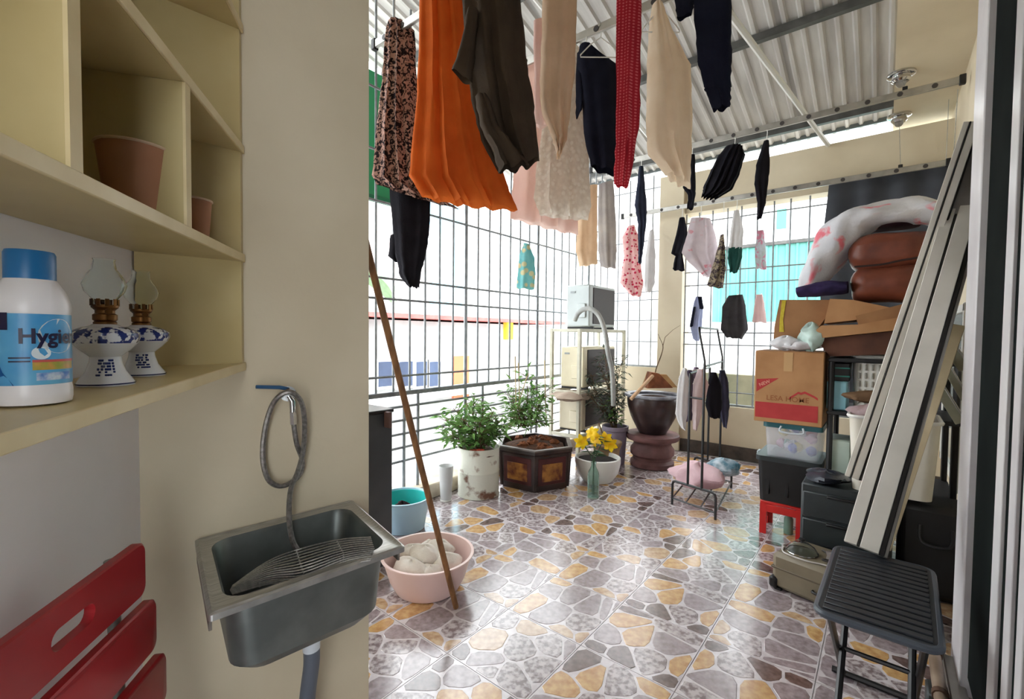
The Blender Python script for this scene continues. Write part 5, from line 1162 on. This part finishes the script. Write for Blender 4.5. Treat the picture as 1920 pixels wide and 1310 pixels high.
# suitcase with odds and ends
qa, qb = onZ(1444, 1102, 0), onZ(1562, 1152, 0); dd = (qb-qa).to_2d().normalized(); sr = math.atan2(dd.y, dd.x)
su = thing('suitcase', 'beige hard suitcase lying flat on the tiles', 'suitcase', qa, sr)
SLn = .50; SHh = .19
part('shell', MB().box((SLn/2, .15, SHh/2+.008), (SLn, .29, SHh), .022), mat('beige_shell', (132, 122, 102), (116, 106, 88), rough=.5, scale=5), su)
part('seam_band', MB().box((SLn/2, .15, SHh*.62), (SLn+.004, .294, .012), .003), mat('seam_brown', (96, 86, 70), rough=.5), su)
for x_ in (.03, SLn-.03):
    for y_ in (.03, .28): part('foot', MB().box((x_, y_, .008), (.04, .04, .016), .004), M_black, su)
part('handle', MB().tube(spline([(SLn*.4, -.004, SHh*.4), (SLn*.42, -.02, SHh*.4), (SLn*.58, -.02, SHh*.4), (SLn*.6, -.004, SHh*.4)], 5), .007, 6), M_black, su)
part('corner_guard', MB().box((.012, .012, .04), (.04, .04, .06), .01), M_black, su)
def ontop(x, y): v = Matrix.Rotation(sr, 3, 'Z') @ Vector((x, y, 0)); return Vector((qa.x+v.x, qa.y+v.y, SHh+.0085))
p = ontop(.10, .12)
gj = thing('pan_lid', 'domed clear glass pan lid on the suitcase', 'lid', p)
part('dome', MB().lathe([(.072, 0), (.074, .004), (.060, .028), (.035, .045), (.012, .050), (0, .050), (0, .047), (.034, .042), (.057, .026), (.069, .003)], 26), M_glass, gj)
part('rim', MB().tube([(.073*math.cos(k*.2618), .073*math.sin(k*.2618), .003) for k in range(24)], .003, 6, closed=True), M_chrome, gj)
part('knob', MB().lathe([(.008, .048), (.006, .056), (.015, .062), (.015, .070), (0, .073)], 16), M_black, gj)
M_cabl = mat('white_cable', (206, 202, 198), rough=.5)
solo('white_cable', MB().tube(spline([ontop(.02, .10)+Vector((0, 0, .004)), ontop(.05, .03)+Vector((0, 0, .004)), ontop(.15, .02)+Vector((0, 0, .004)), ontop(.24, .05)+Vector((0, 0, .004)), ontop(.33, .03)+Vector((0, 0, .004))], 6), .004, 6), M_cabl, 'thin white cable looping along the suitcase front edge', 'cable')
solo('grey_cable', MB().tube(spline([ontop(.16, .22)+Vector((0, 0, .005)), ontop(.24, .15)+Vector((0, 0, .005)), ontop(.2, .1)+Vector((0, 0, .005)), ontop(.3, .12)+Vector((0, 0, .005)), ontop(.36, .2)+Vector((0, 0, .005)), ontop(.28, .24)+Vector((0, 0, .005)), ontop(.22, .2)+Vector((0, 0, .013))], 6), .0045, 6), mat('dark_cable', (66, 62, 62), rough=.5), 'tangled dark cable on the suitcase beside the glass lid', 'cable')
solo('crumpled_film', MB().blob(ontop(.30, .15)+Vector((0, 0, .026)), (.085, .06, .024), 22, 9, .2, 4), mat('smoky_film', (112, 104, 100), (66, 60, 60), rough=.25, scale=16), 'crumpled smoky plastic film on the suitcase', 'bag')
# little bottles by the stool
for i, (px, py, col, hh, lab) in enumerate(((1478, 1000, (120, 156, 140), .16, 'small green bottle standing beside the red stool'), (1486, 990, (232, 230, 228), .17, 'small white bottle standing behind the green bottle'))):
    p = onZ(px, py, 0); p.y += .06*i
    o = thing('small_bottle', lab, 'bottle', p, 0, 'small bottles by the red stool')
    part('body', MB().lathe([(.024, 0), (.028, .003), (.028, hh*.65), (.012, hh*.8), (.010, hh*.86)], 18), mat('small_bottle_%d' % i, col, rough=.3), o)
    part('cap', MB().lathe([(.013, hh*.84), (.013, hh), (0, hh)], 14), M_whitepl, o)
# ================================================================ FOLDING TABLE
ZTb = .50; cn = [onZ(1541, 1010, ZTb), onZ(1540, 1136, ZTb), onZ(1756, 1208, ZTb), onZ(1772, 1082, ZTb)]
tcx = sum((p.x for p in cn))/4+.005; tcy = sum((p.y for p in cn))/4; TW, TD = .140, .285
ft = thing('folding_table', 'small black folding table with ribbed top', 'table', (tcx, tcy, 0), math.radians(-1.5))
M_tb = mat('black_ribbed_plastic', (44, 48, 54), (34, 38, 44), rough=.42, scale=7)
part('top', MB().prism(rrect(TW, TD, .035, 6), ZTb-.022, ZTb-.003), M_tb, ft)
part('edge_band', MB().tube([(x, y, ZTb-.012) for x, y in rrect(TW, TD, .035, 6)], .011, 8, closed=True), mat('grey_blue_edge', (70, 78, 88), rough=.35), ft)
for i in range(15): part('rib', MB().box((0, -TD+.035+.0355*i, ZTb-.001), (2*TW-.03, .027, .006), .002), M_tb, ft)
for s_ in (-1, 1):
    x_ = s_*(TW-.03)
    part('leg', MB().tube([(x_, -TD+.05, ZTb-.03), (x_*.96, TD-.03, .008)], .0105, 8), M_blkmetal, ft)
    part('leg', MB().tube([(x_*.82, TD-.05, ZTb-.03), (x_*.82, -TD+.03, .008)], .0105, 8), M_blkmetal, ft)
for y_, z_ in ((TD-.03, .012), (-TD+.03, .012)): part('foot_bar', MB().tube([(-TW, y_, z_), (TW, y_, z_)], .0115, 8), M_blkmetal, ft)
part('cross_bar', MB().tube([(-TW+.03, 0.0, ZTb*.5), (TW-.03, 0.0, ZTb*.5)], .008, 8), M_blkmetal, ft)
for y_ in (-TD+.05, TD-.05): part('under_rail', MB().tube([(-TW+.03, y_, ZTb-.032), (TW-.03, y_, ZTb-.032)], .009, 8), M_blkmetal, ft)
# ================================================================ LEANING WHITE PROFILES
M_pvc = mat('white_pvc_profile', (228, 224, 214), (212, 208, 198), rough=.4, scale=5)
M_gas = mat('black_gasket', (36, 34, 34), rough=.6)
M_grv = mat('grey_groove', (150, 148, 144), (128, 126, 122), rough=.5, scale=6)
def lean(name, label, B, T_, W, th, strips, m=M_pvc, group=None):
    ax = (T_-B); L = ax.length; ax.normalize(); nrm = (CP-(B+T_)/2); nrm = (nrm-ax*nrm.dot(ax)).normalized(); s_ = ax.cross(nrm)
    if s_.dot(RGT) < 0: s_ = -s_; 
    R3 = Matrix((s_, ax, nrm)).transposed().to_4x4(); M_ = Matrix.Translation(B) @ R3
    o = thing(name, label, 'profile', B, 0, group); off = Matrix.Translation(-B)
    for nm, x0, x1, z0, z1, mm in strips:
        part(nm, MB().box(((x0+x1)/2*W, L/2, (z0+z1)/2*th), ((x1-x0)*W, L, (z1-z0)*th), .002, M=off @ M_), mm, o)
    return o
T1 = onX(1846, 262, .33); B1 = onZ(1622, 1030, ZTb+.012); B1.y -= .0
lean('window_track', 'long white window track profile with black gaskets leaning on the right wall', B1, T1, .135, .035,
     [('web', -.5, .5, -.5, .0, M_pvc), ('outer_lip', -.5, -.20, 0, .7, M_pvc), ('gasket', -.20, -.13, 0, .5, M_gas), ('middle_lip', -.13, .30, 0, .8, M_pvc), ('gasket', .30, .42, 0, .4, M_gas), ('edge', .42, .5, 0, .3, M_grv)])
T2 = onX(1835, 240, .36); dir2 = (T1-B1).normalized(); B2 = atD(1612, 900, 2.12)
lean('window_track', 'white double window track lying beside the longer gasket profile', B2, onX(1838, 232, .30), .115, .03,
     [('web', -.5, .5, -.5, .0, M_grv), ('outer_lip', -.5, -.32, 0, .9, M_pvc), ('gasket', -.32, -.27, 0, .95, M_gas), ('inner_lip', -.27, -.03, 0, .9, M_pvc), ('gasket', -.03, .03, 0, .6, M_gas)])
B3 = onZ(1668, 1034, ZTb+.012)
o3 = lean('wood_board', 'beige board with a hooked bracket leaning behind the window track', B3+FWD*.05, atD(1788, 610, 2.05), .075, .025, [('board', -.5, .5, -.5, .5, mat('beige_board', (208, 192, 158), (190, 172, 138), rough=.6, scale=6)), ('groove', -.62, -.5, -.4, .3, mat('brown_groove', (120, 104, 88), rough=.6))])
hk = [atD(x, y, 2.07) for x, y in ((1640, 990), (1656, 988), (1668, 984), (1670, 972), (1662, 964), (1655, 970))]
partw('hooked_bracket', MB().tube(spline(hk, 5), .009, 8), M_pvc, o3)
for i, (a_, b_, w_, lab) in enumerate((((1752, 606), (1810, 692), .05, 'topmost short grey strip crossing behind the leaning board'), ((1766, 672), (1810, 748), .035, 'middle short grey strip crossing behind the leaning board'), ((1752, 712), (1802, 792), .045, 'lowest short grey strip crossing behind the leaning board'))):
    A_, B_ = atD(*a_, 2.22), atD(*b_, 2.20)
    lean('metal_strip', lab, A_, B_, w_, .02, [('face', -.5, .5, -.5, .5, mat('olive_grey_metal', (150, 148, 128), (124, 122, 104), rough=.5, scale=6)), ('lip', .3, .5, .5, .9, M_alu)], group='short metal strips behind the board')
# ================================================================ FOLDING GATE
GX = .24
gt = thing('folding_gate', 'white folding steel gate with dark gaps at the right edge', 'gate', (GX, 1.2, 0))
M_gate = mat('gate_white', (222, 220, 222), (204, 200, 204), rough=.35, scale=4)
M_gdark = mat('gate_gap_shade', (26, 31, 30), (20, 24, 24), rough=.95, spec=.05, scale=5)
GT = 3.2
part('room_shade_sheet', MB().box((.036, .65, GT/2+.05), (.02, 1.36, GT-.1)), M_gdark, gt)  # dark sheet standing for the unlit room behind the slats
part('jamb', MB().box((.055, 1.23, GT/2), (.10, .26, GT), .004), M_gate, gt)
for (y0_, y1_) in ((1.79, 1.885), (1.63, 1.70), (1.50, 1.56), (1.37, 1.43), (1.24, 1.29), (1.12, 1.16), (1.0, 1.04)):
    part('slat', MB().box((.022, (y0_+y1_)/2-1.2, GT/2+.06), (.010, y1_-y0_, GT-.12), .002), M_gate, gt)
part('bottom_track', MB().box((.0, .62, .045), (.05, 1.36, .03), .004), M_alu, gt); part('sill', MB().box((.05, .62, .015), (.18, 1.36, .03), .004), mat('grey_sill', (150, 140, 136), (120, 112, 108), rough=.6, scale=8), gt)
pp = part('roller_pipe', MB().tube([(-.055, 1.40, .085), (-.055, .0, .085)], .020, 12), mat('dull_pipe', (172, 152, 132), (146, 126, 108), rough=.4, metal=.4, scale=9), gt)
for y_ in (1.22, .95, .6, .25): part('pipe_ring', MB().tube([(-.055, y_+.012, .085), (-.055, y_-.012, .085)], .0245, 12), mat('brown_ring', (86, 60, 44), rough=.5), pp)
part('lock', MB().box((-.06, 1.0, .04), (.06, .10, .07), .006), M_dark, gt)
